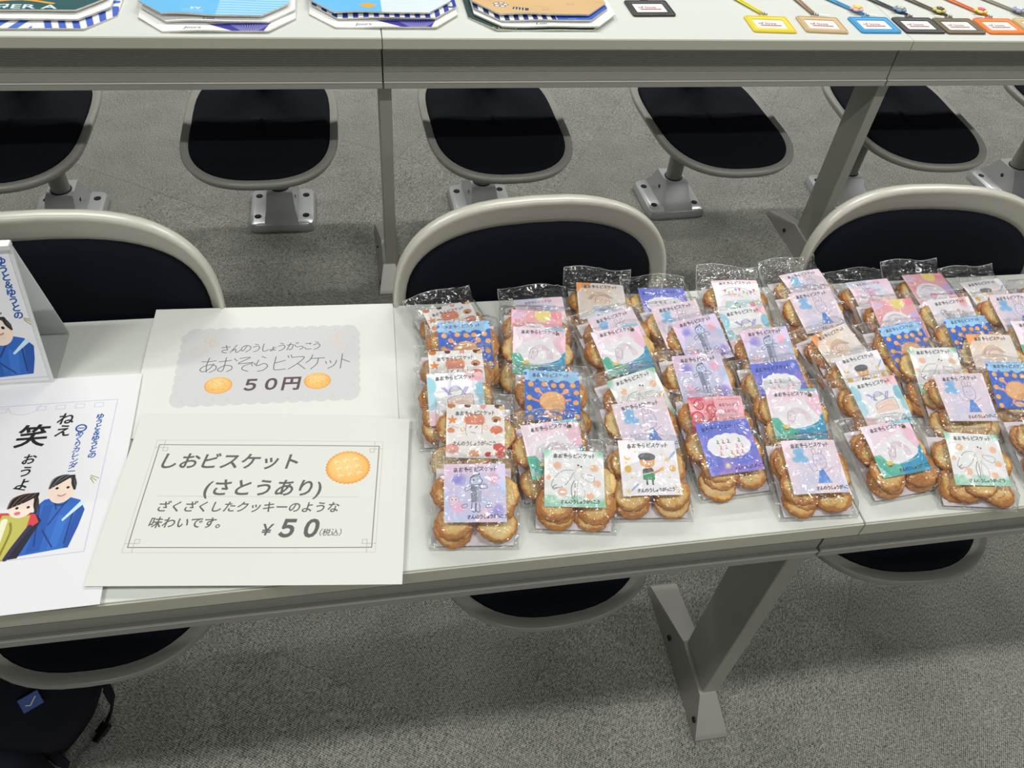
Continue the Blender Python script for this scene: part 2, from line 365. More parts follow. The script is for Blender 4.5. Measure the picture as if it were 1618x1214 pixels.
def card_K():
    c = card_base((.97, .72, .76))
    c.poly([(0, 0), (.47, 0), (.47, 1), (0, 1)], (.90, .36, .44)); c.wash(5, 71, .5, .75, (.98, .75, .78), .9, lambda U, V: np.where(U < .47, .1, -1))
    for u, v, r in ((.18, .16, .10), (.40, .26, .09), (.12, .42, .12), (.36, .54, .09), (.20, .72, .12), (.40, .86, .10), (.08, .92, .08)):
        c.ell(u, v, r, r * 1.1, (.78, .22, .32)); c.ell(u, v, r * .8, r * .9, (.88, .50, .54)); c.ell(u - r * .3, v - r * .3, r * .22, None, (1, .92, .92))
    for i in range(12): c.ell(.55 + i * .036, .06, .011, None, (.84, .30, .36))
    c.pen('あおぞらビス', .54, .14, .07, .006, (.5, .2, .3), .9); c.pen('さんのうし', .56, .26, .07, .006, (.5, .2, .3), .9)
    c.line([(.56, .50), (.70, .42), (.86, .50), (.92, .60)], .012, (.75, .45, .38)); c.ell(.74, .68, .16, .14, (.95, .84, .76)); c.ell(.74, .68, .16, .14, (.7, .4, .35), ring=.004)
    return c
def card_L():
    c = card_base((.97, .97, .98))
    for u, v, r, col in ((0, .25, .16, (.66, .86, .92)), (.02, .55, .14, (.72, .88, .93)), (.96, .35, .13, (.58, .80, .88)), (1.0, .60, .12, (.66, .86, .90)), (.82, .02, .13, (.98, .82, .84)), (.95, .05, .12, (.98, .78, .82)), (.05, .92, .16, (.98, .84, .86)), (.9, .95, .16, (.75, .88, .92))): c.ell(u, v, r, r * 1.2, col, soft=.01)
    for x0, x1 in ((.26, .40), (.68, .60), (.30, .42), (.72, .64)): c.line([(x0, .30), (x1, .44)], .028, (.70, .66, .90))
    for i in range(4): c.line([(.36, .44), (.40, .32 + i * .02), (.52, .27 + i * .03), (.60, .34), (.64, .44)], .012, ((.48, .60, .92), (.60, .56, .90), (.9, .5, .5), (.4, .7, .5))[i])
    c.poly([(.34, .52), (.76, .44), (.80, .68), (.32, .70)], (.97, .86, .80)); c.line([(.34, .62), (.38, .50), (.74, .43), (.80, .50), (.80, .66)], .008, (.40, .40, .45))
    c.line([(.40, .60), (.60, .56), (.74, .60)], .006, (.9, .6, .5)); c.line([(.34, .74), (.70, .74)], .01, (.7, .6, .75))
    card_text(c); return c
def card_M():
    c = card_base((.97, .95, .97)); c.poly([(0, 0), (1, 0), (1, .10), (.5, .05), (0, .07)], (.97, .80, .86)); c.poly([(.20, .62), (.95, .50), (1, .72), (.9, 1), (.1, 1)], (.74, .88, .88), .8)
    for i in range(9):
        u = .20 + i * .08; v = .30 + .05 * math.sin(i * 1.3)
        c.poly([(u, v), (u + .07, v), (u + .035, v + .10)], ((.90, .45, .50), (.55, .80, .70), (.95, .80, .45), (.55, .60, .88))[i % 4])
    c.line([(.16, .34), (.40, .24), (.70, .28), (.90, .40)], .008, (.4, .4, .45)); c.ell(.40, .44, .16, .05, (.95, .80, .85), .8); c.line([(.20, .46), (.40, .42), (.60, .48)], .01, (.5, .6, .6))
    c.line([(.36, .80), (.42, .64), (.50, .80)], .03, (.35, .60, .62)); c.ell(.78, .66, .06, None, (.94, .52, .60)); c.ell(.88, .60, .04, None, (.96, .84, .5))
    card_text(c); return c
def card_N():
    c = card_base((.96, .93, .95)); c.blob(.82, .12, .14, (.95, .66, .66), .8, 3); c.wash(3, 91, .5, .8, (.92, .90, .95))
    k = (.25, .25, .28)
    for s_, u0 in ((1, .30), (1, .62)):
        for i in range(6): c.line([(u0 + i * .035, .32 + .02 * (i % 3)), (u0 + .01 + i * .03, .55), (u0 + .04 + i * .02, .72)], .012, k)
        c.line([(u0 - .04, .34), (u0 - .02, .30), (u0 + .03, .30), (u0 + .05, .50)], .008, k)
    c.line([(.20, .30), (.26, .44), (.38, .62), (.52, .74), (.66, .70)], .010, k); c.line([(.22, .27), (.30, .28), (.36, .40)], .008, k)
    card_text(c); return c
def card_O():
    c = card_base((.96, .92, .95)); c.wash(3, 95, .5, .8, (.97, .84, .90)); c.wash(3, 97, .55, .85, (.82, .88, .96), .8)
    for i, col in enumerate(((.86, .55, .70), (.80, .50, .68), (.60, .58, .86), (.92, .72, .60))):
        c.line([(.24 + i * .05, .30 + i * .03), (.36 + i * .06, .24), (.46 + i * .05, .34), (.58 + i * .05, .28)], .016, col, .8)
    c.ell(.44, .40, .09, .07, (.90, .62, .76), .8, soft=.02); c.ell(.72, .52, .12, .06, (.96, .82, .72), .8, soft=.02)
    c.line([(.40, .56), (.46, .68), (.54, .58), (.50, .74)], .03, (.38, .52, .84)); c.poly([(.05, .82), (.95, .78), (.95, .92), (.05, .95)], (.92, .60, .76), .6)
    c.pen(TITLE, .20, .08, .075, .008, (.72, .35, .58), .9, .1, .04)
    return c
CARDS = dict(A=(card_A, 'lavender child-figure card'), B=(card_B, 'cookie-bordered orange-hair card'), C=(card_C, 'royal-blue dotted card'),
             D=(card_D, 'pink-teal whale card'), E=(card_E, 'green-cornered wing card'), F=(card_F, 'green-shirted boy card'),
             G=(card_G, 'blue-violet cloud card'), H=(card_H, 'blue-dress bunny card'), I=(card_I, 'orange-cornered rainbow card'),
             J=(card_J, 'salmon bubble card'), K=(card_K, 'red balloon card'), L=(card_L, 'purple crown card'),
             M=(card_M, 'bunting card'), N=(card_N, 'striped hands card'), O=(card_O, 'pink scribble card'))

# ---- larger prints
def printed_biscuit(c, u, v, rx, ry, kind):
    c.ell(u, v, rx * 1.02, ry * 1.02, (.90, .62, .28), wob=.025 if kind else 0, wn=34)
    c.ell(u, v, rx * .92, ry * .92, (.95, .74, .42), soft=rx * .06)
    c.ell(u - rx * .1, v - .02, rx * .6, ry * .6, (.97, .83, .56), .8, soft=rx * .25)
    rg = np.random.RandomState(int(u * 100))
    if kind:
        for i in range(-1, 2):
            for j in range(-1, 2):
                if abs(i) + abs(j) < 3: 
                    c.ell(u + (i * .42 + j * .12) * rx, v + (j * .42 - i * .1) * ry / c.asp, rx * .11, ry * .09, (.99, .92, .72), .8, soft=rx * .05)
                    c.ell(u + (i * .42 + j * .12) * rx + .004, v + (j * .42 - i * .1) * ry / c.asp + .006, rx * .03, None, (.82, .55, .25))
    else:
        for i in range(40):
            a, r = rg.rand() * 2 * PI, math.sqrt(rg.rand()) * .85
            c.ell(u + rx * r * math.cos(a), v + ry * r * math.sin(a) / c.asp, .0018, None, (.82, .55, .25), .8)
def heart(c, u, v, r, ang, col):
    P = []
    for i in range(13):
        t = i / 12 * 2 * PI
        x = r * math.sin(t) ** 3; y = -r * (.81 * math.cos(t) - .31 * math.cos(2 * t) - .125 * math.cos(3 * t) - .06 * math.cos(4 * t))
        P.append((u + x * math.cos(ang) - y * math.sin(ang), v + (x * math.sin(ang) + y * math.cos(ang)) / c.asp))
    c.line(P, .0022, col)
def sign_upper():
    c = Canvas(1024, 724, (.885, .890, .865)); g = (.815, .820, .820); asp = c.asp
    for i in range(13):
        t = i / 12
        c.ell(.185 + t * .62, .245, .040, .045, g); c.ell(.17 + t * .64, .735, .042, .045, g)
    for i in range(8):
        t = i / 7
        c.ell(.165, .27 + t * .44, .036, None, g); c.ell(.82, .27 + t * .44, .036, None, g)
    c.poly([(.16, .24), (.82, .24), (.82, .745), (.16, .745)], g)
    for i in range(12):
        t = i / 11
        for v in (.215, .755): c.ell(.175 + t * .63, v + .01 * math.sin(i * 2.1), .003, None, (.80, .78, .62))
    for i in range(5):
        for u in (.150, .832): c.ell(u, .29 + i * .10, .003, None, (.80, .78, .62))
    o = (.93, .74, .62)
    for u, v, r, a in ((.205, .375, .030, -.2), (.238, .285, .016, -.4), (.262, .315, .019, .5)): heart(c, u, v, r, a, o)
    for u, v, r, a in ((.775, .365, .028, .3), (.742, .300, .018, -.5), (.770, .265, .014, .4)): heart(c, u, v, r, a, o)
    k = (.25, .25, .27)
    c.pen(SCHOOL, .285, .325, .052, .0026, k, .78, .10, .015)
    c.pen(TITLE, .205, .420, .096, .0027, k, .73, .10, .0)
    c.text('５０円', .385, .690, .078, (.36, .28, .32), .03, .12, 1.0)
    printed_biscuit(c, .303, .645, .052, .043, 0); printed_biscuit(c, .685, .640, .052, .043, 0)
    return c
def sign_lower():
    c = Canvas(1188, 840, (.875, .880, .850)); k = (.37, .37, .37)
    tan = (.72, .68, .66); dk = (.46, .40, .42)
    def rect(u0, v0, u1, v1, w, col): c.line([(u0, v0), (u1, v0), (u1, v1), (u0, v1), (u0, v0)], w, col, smooth=False)
    rect(.085, .160, .905, .830, .0020, (.80, .76, .74)); rect(.098, .190, .892, .803, .0028, dk)
    for u, v, sx, sy in ((.085, .160, 1, 1), (.905, .160, -1, 1), (.085, .830, 1, -1), (.905, .830, -1, -1)):
        for t0 in (.028, ):
            uu = u + sx * .030; vv = v + sy * .048
            rect(min(uu, uu + sx * .016), min(vv, vv + sy * .022), max(uu, uu + sx * .016), max(vv, vv + sy * .022), .0022, tan)
            c.line([(u - sx * .0, vv), (uu, vv)], .0022, tan, smooth=False); c.line([(uu, v), (uu, vv)], .0022, tan, smooth=False)
    c.text('しおビスケット', .108, .335, .077, k, .018, .16, .93)
    c.text('(さとうあり)', .290, .500, .078, k, .018, .16, .93)
    for i in range(105): c.ell(.145 + i * .0066, .514, .0011, None, (.45, .45, .45))
    c.text('ざくざくしたクッキーのような', .150, .600, .0475, k, .014, .16, .93)
    c.text('味わいです。', .140, .692, .0475, k, .014, .16, .93)
    c.text('￥', .505, .735, .060, k, .020, .16, .9); c.text('５０', .560, .742, .090, k, .040, .16, .88)
    c.text('（税込）', .692, .735, .030, k, .006, .14, .93)
    printed_biscuit(c, .785, .330, .078, .072, 1)
    return c
BLUE = (.13, .30, .62)
def calendar_art(w, h, u0, v0, su, sv):
    """the calendar front: window of the artwork starting at (u0, v0), scaled"""
    c = Canvas(w, h, (.900, .902, .915)); K = (.09, .09, .11)
    X = lambda u: (u - u0) * su
    Y = lambda v: (v - v0) * sv
    P = lambda *p: [(X(a), Y(b)) for a, b in p]
    ln = lambda p, wd, col, al=1, sm=True: c.line(P(*p), wd * su, col, al, sm)
    fr = (.74, .76, .88)
    ln(((-.1, .135), (.900, .130), (.888, .800), (-.1, .815)), .004, fr, 1, False)
    for i in range(9):
        u = .05 + i * .095
        if .35 < u < .52: continue
        ln(((u - .022, .143), (u + .022, .143), (u + .022, .163), (u - .022, .163), (u - .022, .143)), .003, fr, 1, False)
    ln(((.36, .135), (.38, .165), (.44, .180), (.50, .165), (.52, .135)), .003, fr)
    def el(u, v, rx, ry, col, **k_):
        c.ell(X(u), Y(v), rx * su, ry * su, col, **k_)
    def pl(pts, col, al=1): c.poly(P(*pts), col, al)
    # lettering, brush style
    for w_, u, v, s_, b in (('ねえ', .615, .235, .085, .02),):
        c.text(w_, X(u), Y(v), s_ * su, K, b, .15, 1.0, True, .95)
    c.text('笑', X(.435), Y(.325), .155 * su, K, .012, .10, 1.0); c.text('笑', X(.438), Y(.326), .155 * su, K, .012, .10, 1.0)
    c.text('おうよ', X(.495), Y(.410), .070 * su, K, .02, .15, 1.0, True, 1.08)
    c.text('ゆうと＆ゆうとの', X(.805), Y(.222), .042 * su, BLUE, .03, .15, 1.0, True, .88)
    c.text('めくりカレンダー', X(.725), Y(.300), .040 * su, BLUE, .02, .15, 1.0, True, .86)
    c.ell(X(.747), Y(.263), .024 * su, .022 * su, BLUE, ring=.004 * su); ln(((.735, .263), (.76, .263)), .006, BLUE)
    # taller figure in blue
    pl(((.625, .60), (.655, .575), (.735, .562), (.820, .588), (.848, .640), (.836, .700), (.812, .778), (.580, .795), (.600, .700)), (.17, .40, .74))
    pl(((.66, .60), (.70, .60), (.69, .78), (.63, .785)), (.13, .34, .68)); pl(((.74, .64), (.78, .66), (.76, .77), (.72, .78)), (.20, .45, .80))
    pl(((.820, .588), (.850, .63), (.836, .70), (.812, .778), (.790, .778), (.805, .66)), (.12, .32, .66))
    for a, b in (((.64, .60), (.66, .76)), ((.70, .58), (.72, .62)), ((.75, .60), (.70, .68)), ((.80, .62), (.79, .76)), ((.68, .70), (.74, .77))): ln((a, b), .007, (.08, .22, .50))
    pl(((.826, .590), (.846, .602), (.76, .672), (.755, .664)), (.80, .90, .96)); ln(((.70, .575), (.715, .60), (.75, .60), (.765, .58)), .008, (.08, .20, .46))
    el(.725, .535, .062, .085, (.96, .87, .80)); pl(((.70, .56), (.75, .56), (.75, .59), (.705, .59)), (.94, .85, .78))
    for i in range(9): ln(((.665 + i * .004, .528 - i * .002), (.675 + i * .010, .490 - i * .001), (.72 + i * .006, .476 + i * .001), (.765, .486 + i * .003), (.782, .515 + i * .003)), .010, (.15, .15, .16) if i % 3 else (.48, .48, .48))
    for u in (.700, .750): el(u, .530, .007, .007, K)
    ln(((.712, .560), (.728, .565), (.745, .558)), .005, (.7, .35, .32))
    for i in range(3): ln(((.845, .485 + i * .006), (.885 - i * .01, .50 + i * .010)), .004, (.62, .60, .30))
    # shorter figure in yellow and red
    pl(((.40, .640), (.47, .615), (.63, .625), (.665, .66), (.60, .80), (.40, .81)), (.12, .12, .18))
    pl(((.47, .615), (.63, .630), (.655, .665), (.60, .70), (.46, .66)), (.85, .25, .30))
    pl(((.485, .625), (.610, .635), (.605, .70), (.560, .80), (.44, .81), (.455, .70)), (.76, .74, .36)); ln(((.50, .65), (.49, .79)), .03, (.93, .92, .80)); ln(((.53, .66), (.54, .70), (.52, .79)), .010, (.55, .50, .15))
    ln(((.40, .66), (.46, .69), (.47, .75)), .03, (.93, .78, .70)); ln(((.62, .68), (.57, .76), (.55, .80)), .020, (.20, .18, .30))
    pl(((.40, .625), (.47, .618), (.44, .66), (.40, .67)), (.90, .55, .55))
    el(.560, .588, .062, .075, (.96, .88, .82))
    for i in range(11): ln(((.500 + i * .006, .598 - i * .002), (.512 + i * .009, .560), (.57 + i * .005, .545), (.615, .558 + i * .003), (.632, .595 + i * .003)), .010, (.13, .11, .11) if i % 3 else (.45, .36, .33))
    for u in (.540, .590): el(u, .600, .007, .007, K)
    el(.548, .622, .014, .010, (.85, .45, .45)); ln(((.50, .515), (.55, .525)), .006, K)
    return c

# ------------------------------------------------------------------ helpers
def srgb(r, g, b):
    return tuple((x / 255 / 12.92) if x / 255 <= .04045 else ((x / 255 + .055) / 1.055) ** 2.4 for x in (r, g, b)) + (1,)
def new_mat(name):
    mt = bpy.data.materials.new(name); mt.use_nodes = True
    nt = mt.node_tree; return mt, nt, nt.nodes['Principled BSDF']
def mat(name, col, rough=.5, metal=0., spec=.5, var=0., vscale=40., bump=0., bscale=300., coat=0.):
    mt, nt, p = new_mat(name); N = nt.nodes; L = nt.links
    p.inputs['Base Color'].default_value = col; p.inputs['Roughness'].default_value = rough; p.inputs['Metallic'].default_value = metal
    p.inputs['Specular IOR Level'].default_value = spec; p.inputs['Coat Weight'].default_value = coat
    tc = N.new('ShaderNodeTexCoord')
    if var:
        n = N.new('ShaderNodeTexNoise'); n.inputs['Scale'].default_value = vscale; n.inputs['Detail'].default_value = 4
        mx = N.new('ShaderNodeMix'); mx.data_type = 'RGBA'
        mx.inputs[6].default_value = tuple(c * (1 - var) for c in col[:3]) + (1,); mx.inputs[7].default_value = tuple(min(1, c * (1 + var)) for c in col[:3]) + (1,)
        L.new(tc.outputs['Object'], n.inputs['Vector']); L.new(n.outputs['Fac'], mx.inputs[0]); L.new(mx.outputs[2], p.inputs['Base Color'])
    if bump:
        n2 = N.new('ShaderNodeTexNoise'); n2.inputs['Scale'].default_value = bscale; n2.inputs['Detail'].default_value = 3
        bp = N.new('ShaderNodeBump'); bp.inputs['Strength'].default_value = bump; bp.inputs['Distance'].default_value = .001
        L.new(tc.outputs['Object'], n2.inputs['Vector']); L.new(n2.outputs['Fac'], bp.inputs['Height']); L.new(bp.outputs['Normal'], p.inputs['Normal'])
    return mt
def print_mat(name, canvas, rough=.55, spec=.4):
    mt, nt, p = new_mat(name)
    t = nt.nodes.new('ShaderNodeTexImage'); t.image = canvas.picture(name); t.extension = 'EXTEND'; t.interpolation = 'Cubic'
    nt.links.new(t.outputs['Color'], p.inputs['Base Color']); p.inputs['Roughness'].default_value = rough; p.inputs['Specular IOR Level'].default_value = spec
    return mt
def link(name, me, parent=None, mats=None, loc=None, rot=None):
    o = bpy.data.objects.new(name, me); COL.objects.link(o)
    if parent is not None: o.parent = parent
    if loc is not None: o.location = loc
    if rot is not None: o.rotation_euler = rot
    return o
def mesh(verts, faces, mats, smooth=False, uv=None, fm=None, angle=None):
    me = bpy.data.meshes.new('mesh'); me.from_pydata([tuple(v) for v in verts], [], faces)
    for m_ in (mats if isinstance(mats, (list, tuple)) else [mats]): me.materials.append(m_)
    if uv is not None:
        ul = me.uv_layers.new(name='UVMap')
        for lp in me.loops: ul.data[lp.index].uv = uv[lp.vertex_index]
    if fm is not None: me.polygons.foreach_set('material_index', fm)
    bm = bmesh.new(); bm.from_mesh(me); bmesh.ops.recalc_face_normals(bm, faces=bm.faces); bm.to_mesh(me); bm.free()
    if smooth:
        me.polygons.foreach_set('use_smooth', [True] * len(me.polygons))
        if angle: me.set_sharp_from_angle(angle=math.radians(angle))
    return me
class MB:
    """collects shapes that form ONE part"""
    def __init__(s): s.v = []; s.f = []; s.m = []
    def add(s, v, f, mi=0, M=None):
        n = len(s.v); s.v += [tuple(M @ Vector(p)) if M else tuple(p) for p in v]; s.f += [tuple(i + n for i in q) for q in f]; s.m += [mi] * len(f)
    def box(s, x0, x1, y0, y1, z0, z1, mi=0, M=None, bev=0):
        if bev:
            bm = bmesh.new(); bmesh.ops.create_cube(bm, size=1)
            for v in bm.verts: v.co = Vector(((x0 + x1) / 2 + v.co.x * (x1 - x0), (y0 + y1) / 2 + v.co.y * (y1 - y0), (z0 + z1) / 2 + v.co.z * (z1 - z0)))
            bmesh.ops.bevel(bm, geom=bm.edges[:], offset=bev, segments=2, affect='EDGES', profile=.5)
            bm.verts.index_update(); s.add([v.co[:] for v in bm.verts], [tuple(v.index for v in f.verts) for f in bm.faces], mi, M); bm.free(); return
        v = [(x, y, z) for z in (z0, z1) for y in (y0, y1) for x in (x0, x1)]
        s.add(v, [(0, 2, 3, 1), (4, 5, 7, 6), (0, 1, 5, 4), (2, 6, 7, 3), (0, 4, 6, 2), (1, 3, 7, 5)], mi, M)
    def loft(s, rings, cap0=True, cap1=True, mi=0, M=None, mis=None):
        n = len(rings[0]); v = [p for r in rings for p in r]; f = []; k = []
        for j in range(len(rings) - 1):
            for i in range(n):
                f.append((j * n + i, j * n + (i + 1) % n, (j + 1) * n + (i + 1) % n, (j + 1) * n + i)); k.append(mis[j] if mis else mi)
        if cap0: f.append(tuple(range(n))[::-1]); k.append(mis[0] if mis else mi)
        if cap1: f.append(tuple((len(rings) - 1) * n + i for i in range(n))); k.append(mis[-1] if mis else mi)
        b = len(s.f); s.add(v, f, 0, M); s.m[b:] = k
    def lathe(s, prof, n=20, mi=0, M=None):
        s.loft([[(r * math.cos(2 * PI * i / n), r * math.sin(2 * PI * i / n), z) for i in range(n)] for r, z in prof], True, True, mi, M)
    def tube(s, pts, rx, ry=None, n=6, mi=0):
        ry = rx if ry is None else ry
        P = [Vector(p) for p in pts]; rings = []
        for i, p in enumerate(P):
            d = (P[min(i + 1, len(P) - 1)] - P[max(i - 1, 0)]).normalized()
            side = d.cross(Vector((0, 0, 1)));  side = side.normalized() if side.length > 1e-3 else Vector((1, 0, 0))
            up = side.cross(d).normalized()
            rings.append([p + side * (rx * math.cos(2 * PI * k / n)) + up * (ry * math.sin(2 * PI * k / n)) for k in range(n)])
        s.loft(rings, True, True, mi)
    def mesh(s, mats, smooth=False, angle=None):
        return mesh(s.v, s.f, mats, smooth, fm=s.m, angle=angle)
    def build(s, name, mats, parent=None, smooth=False, angle=None, **k):
        return link(name, s.mesh(mats, smooth, angle), parent, **k)
def tag(o, label=None, cat=None, group=None, kind=None):
    if label: o['label'] = label
    if cat: o['category'] = cat
    if group: o['group'] = group
    if kind: o['kind'] = kind
    return o
def empty(name, loc=(0, 0, 0), rz=0.0, rx=0.0):
    o = bpy.data.objects.new(name, None); COL.objects.link(o); o.location = loc; o.rotation_euler = (rx, 0, rz); o.empty_display_size = .05; return o
def copy_tree(o, parent=None):
    c = o.copy(); COL.objects.link(c)
    if parent is not None: c.parent = parent
    for ch in o.children: copy_tree(ch, c)
    return c

# ------------------------------------------------------------------ materials
M_top = mat('desk_laminate', srgb(217, 220, 213), .38, var=.025, vscale=90, spec=.4)
M_band = mat('desk_edge', srgb(196, 194, 176), .45, var=.02)
M_apron = mat('apron_metal', srgb(168, 168, 160), .42, metal=.25, var=.03)
M_lip = mat('apron_lip', srgb(178, 177, 170), .25, metal=.3)
M_lip_glint = mat('painted_lip_highlight', srgb(226, 226, 218), .22, metal=.2)  # near-white colour that paints the bright highlight on the apron lip
M_leg = mat('leg_metal', srgb(166, 166, 158), .40, metal=.25, var=.03)
M_foot = mat('foot_metal', srgb(158, 156, 150), .36, metal=.35, var=.05, vscale=25)
M_screw = mat('screw', srgb(70, 70, 70), .3, metal=.9)
M_dark = mat('dark_recess', srgb(18, 18, 18), .6)
M_shell = mat('chair_shell', srgb(198, 196, 182), .28, spec=.5, var=.015)
M_rim = mat('seat_shell', srgb(150, 149, 142), .30, spec=.5, var=.015)
M_pad = mat('chair_fabric', srgb(15, 18, 26), .85, spec=.12, bump=.35, bscale=900)
M_cast = mat('cast_metal', srgb(184, 186, 186), .32, metal=.45, var=.03, vscale=15)
M_post = mat('post_metal', srgb(138, 137, 130), .38, metal=.25)

def carpet_mat():
    mt, nt, p = new_mat('loop_carpet'); N = nt.nodes; L = nt.links
    tc = N.new('ShaderNodeTexCoord'); mp = N.new('ShaderNodeMapping'); mp.inputs['Scale'].default_value = (1.0, 3.4, 1.0); mp.inputs['Rotation'].default_value = (0, 0, .3)
    oi = N.new('ShaderNodeObjectInfo')
    ad = N.new('ShaderNodeVectorMath'); ad.operation = 'ADD'
    L.new(tc.outputs['Object'], ad.inputs[0]); L.new(oi.outputs['Random'], ad.inputs[1]); L.new(ad.outputs[0], mp.inputs['Vector'])
    n1 = N.new('ShaderNodeTexNoise'); n1.inputs['Scale'].default_value = 190; n1.inputs['Detail'].default_value = 3; n1.inputs['Roughness'].default_value = .7
    n2 = N.new('ShaderNodeTexNoise'); n2.inputs['Scale'].default_value = 9; n2.inputs['Detail'].default_value = 3
    n3 = N.new('ShaderNodeTexWave'); n3.inputs['Scale'].default_value = 95; n3.inputs['Distortion'].default_value = 2.5; n3.inputs['Detail'].default_value = 2; n3.inputs['Detail Scale'].default_value = 2
    L.new(mp.outputs[0], n1.inputs['Vector']); L.new(tc.outputs['Object'], n2.inputs['Vector']); L.new(tc.outputs['Object'], n3.inputs['Vector'])
    r = N.new('ShaderNodeValToRGB'); e = r.color_ramp.elements
    e[0].position = .34; e[0].color = srgb(60, 60, 57); e[1].position = .68; e[1].color = srgb(178, 178, 170)
    a = N.new('ShaderNodeMath'); a.operation = 'MULTIPLY_ADD'; a.inputs[1].default_value = .16; L.new(n3.outputs['Fac'], a.inputs[0]); L.new(n1.outputs['Fac'], a.inputs[2])
    b = N.new('ShaderNodeMath'); b.operation = 'MULTIPLY_ADD'; b.inputs[1].default_value = .10; L.new(n2.outputs['Fac'], b.inputs[0]); L.new(a.outputs[0], b.inputs[2])
    c = N.new('ShaderNodeMath'); c.operation = 'SUBTRACT'; c.inputs[1].default_value = .13; L.new(b.outputs[0], c.inputs[0])
    L.new(c.outputs[0], r.inputs['Fac']); L.new(r.outputs['Color'], p.inputs['Base Color'])
    p.inputs['Roughness'].default_value = .95; p.inputs['Specular IOR Level'].default_value = .1
    bp = N.new('ShaderNodeBump'); bp.inputs['Strength'].default_value = .6; bp.inputs['Distance'].default_value = .003
    L.new(a.outputs[0], bp.inputs['Height']); L.new(bp.outputs['Normal'], p.inputs['Normal'])
    return mt
M_carpet = carpet_mat()

# ------------------------------------------------------------------ setting: floor laid with carpet tiles
fl = MB(); fl.box(-5, 7, -3, 7, -.06, -.005)
floor = tag(fl.build('floor', M_carpet), kind='structure')
tile = MB(); hs = .24985
tile.loft([[(-hs, -hs, -.006), (hs, -hs, -.006), (hs, hs, -.006), (-hs, hs, -.006)], [(-hs, -hs, -.0005), (hs, -hs, -.0005), (hs, hs, -.0005), (-hs, hs, -.0005)],
           [(-hs + .0004, -hs + .0004, 0), (hs - .0004, -hs + .0004, 0), (hs - .0004, hs - .0004, 0), (-hs + .0004, hs - .0004, 0)]])
tile_me = tile.mesh(M_carpet)
TA = math.radians(-32.3)
ca, sa = math.cos(TA), math.sin(TA)
for i in range(-8, 10):
    for j in range(-8, 10):
        x = -.253 + ca * (i + .5) * .5 - sa * (j + .5) * .5; y = .693 + sa * (i + .5) * .5 + ca * (j + .5) * .5
        if -2.0 < x < 4.0 and -.3 < y < 4.4:
            link('carpet_tile', tile_me, floor, loc=(x, y, 0), rot=(0, 0, TA + (PI / 2 if (i + j) % 2 else 0)))

# ------------------------------------------------------------------ desks
def desk(name, x0, x1, y0, label, ldx=-.008):
    g = .0008
    r = empty(name, ((x0 + x1) / 2, y0 + .2, 0)); tag(r, label, 'desk', 'joined lecture desks'); ox, oy = (x0 + x1) / 2, y0 + .2
    a, b = x0 + g - ox, x1 - g - ox; yf = -.2; yb = .196
    q = MB(); q.box(a, b, yf + .0022, yb, T - .0215, T, bev=.0012); q.build('desk_top', M_top, r)
    q = MB(); q.box(a, b, yf, yf + .0020, T - .022, T - .0015, bev=.0006); q.build('edge_band', M_band, r)
    # apron: extruded section with fine grooves
    P = [(.020, T - .0225), (-.0, T - .0225), (-.0, .626)]
    z = .6235
    for i in range(13): P += [(-.0, z), (.0022, z - .0008), (.0022, z - .0022), (-.0, z - .0030)]; z -= .0037
    P += [(0, .5585), (.020, .5585)]
    ya = yf + .036
    q = MB(); aa, bb = a + .0008, b - .0008
    ring = lambda x: [(x, ya + p[0], p[1]) for p in P]
    q.loft([ring(aa), ring(bb)]); ap = q.build('apron', M_apron, r)
    q = MB(); q.box(aa, bb, ya - .0050, ya + .020, .5430, .5580, bev=.0012); q.build('apron_lip', M_lip, r)
    q = MB(); q.box(aa, bb, ya - .0062, ya - .0030, .5562, .5580, bev=.0006); q.build('apron_highlight_strip', M_lip_glint, r)  # added thin pale strip: the lip's highlight line put into colour
    q = MB(); q.box(a, b, yb - .03, yb - .01, .60, T - .022); q.build('rear_rail', M_leg, r)
    if True:
        c0 = a + ldx
        q = MB(); q.box(c0, c0 + .027, yf + .058, yf + .148, .052, .545, bev=.002); q.box(c0 + .002, c0 + .025, yf + .060, yf + .146, .53, T - .022)
        q.build('leg', M_leg, r)
        cx = c0 + .008
        st = [(-.002, .030, .029, .006), (.003, .030, .028, .011), (.054, .028, .015, .056), (.150, .028, .015, .060), (.285, .030, .026, .012), (.291, .029, .025, .005)]
        q = MB(); q.loft([[(cx - wb, yf + y, 0), (cx + wb, yf + y, 0), (cx + wt, yf + y, h), (cx - wt, yf + y, h)] for y, wb, wt, h in st])
        ft = q.build('foot', M_foot, r)
        for y in (.028, .175):
            q = MB(); M = Matrix.Translation((cx - .0245, yf + y, .020 if y < .1 else .022)) @ Matrix.Rotation(-PI / 2 + .16, 4, 'Y'); q.lathe([(.0055, -.003), (.0055, .002), (.004, .0025), (.0035, .0012)], 12, 0, M)
            q.build('screw', M_screw, ft)
    return r
YN, YF = .410, 1.588
desk('lecture_desk', -.642, .523, YN, 'near desk segment under the white signs and most biscuit bags')
desk('lecture_desk', .523, 1.688, YN, 'near desk segment at right edge, under the rightmost biscuit bags')
desk('lecture_desk', -1.100, .064, YF, 'far desk segment on the left, under striped and blue folded bags', -.010)
desk('lecture_desk', .064, 1.227, YF, 'far middle desk segment between two joints, under kraft bag and yellow holder', -.010)
desk('lecture_desk', 1.227, 2.390, YF, 'far desk segment at right, under the orange card holder', .004)

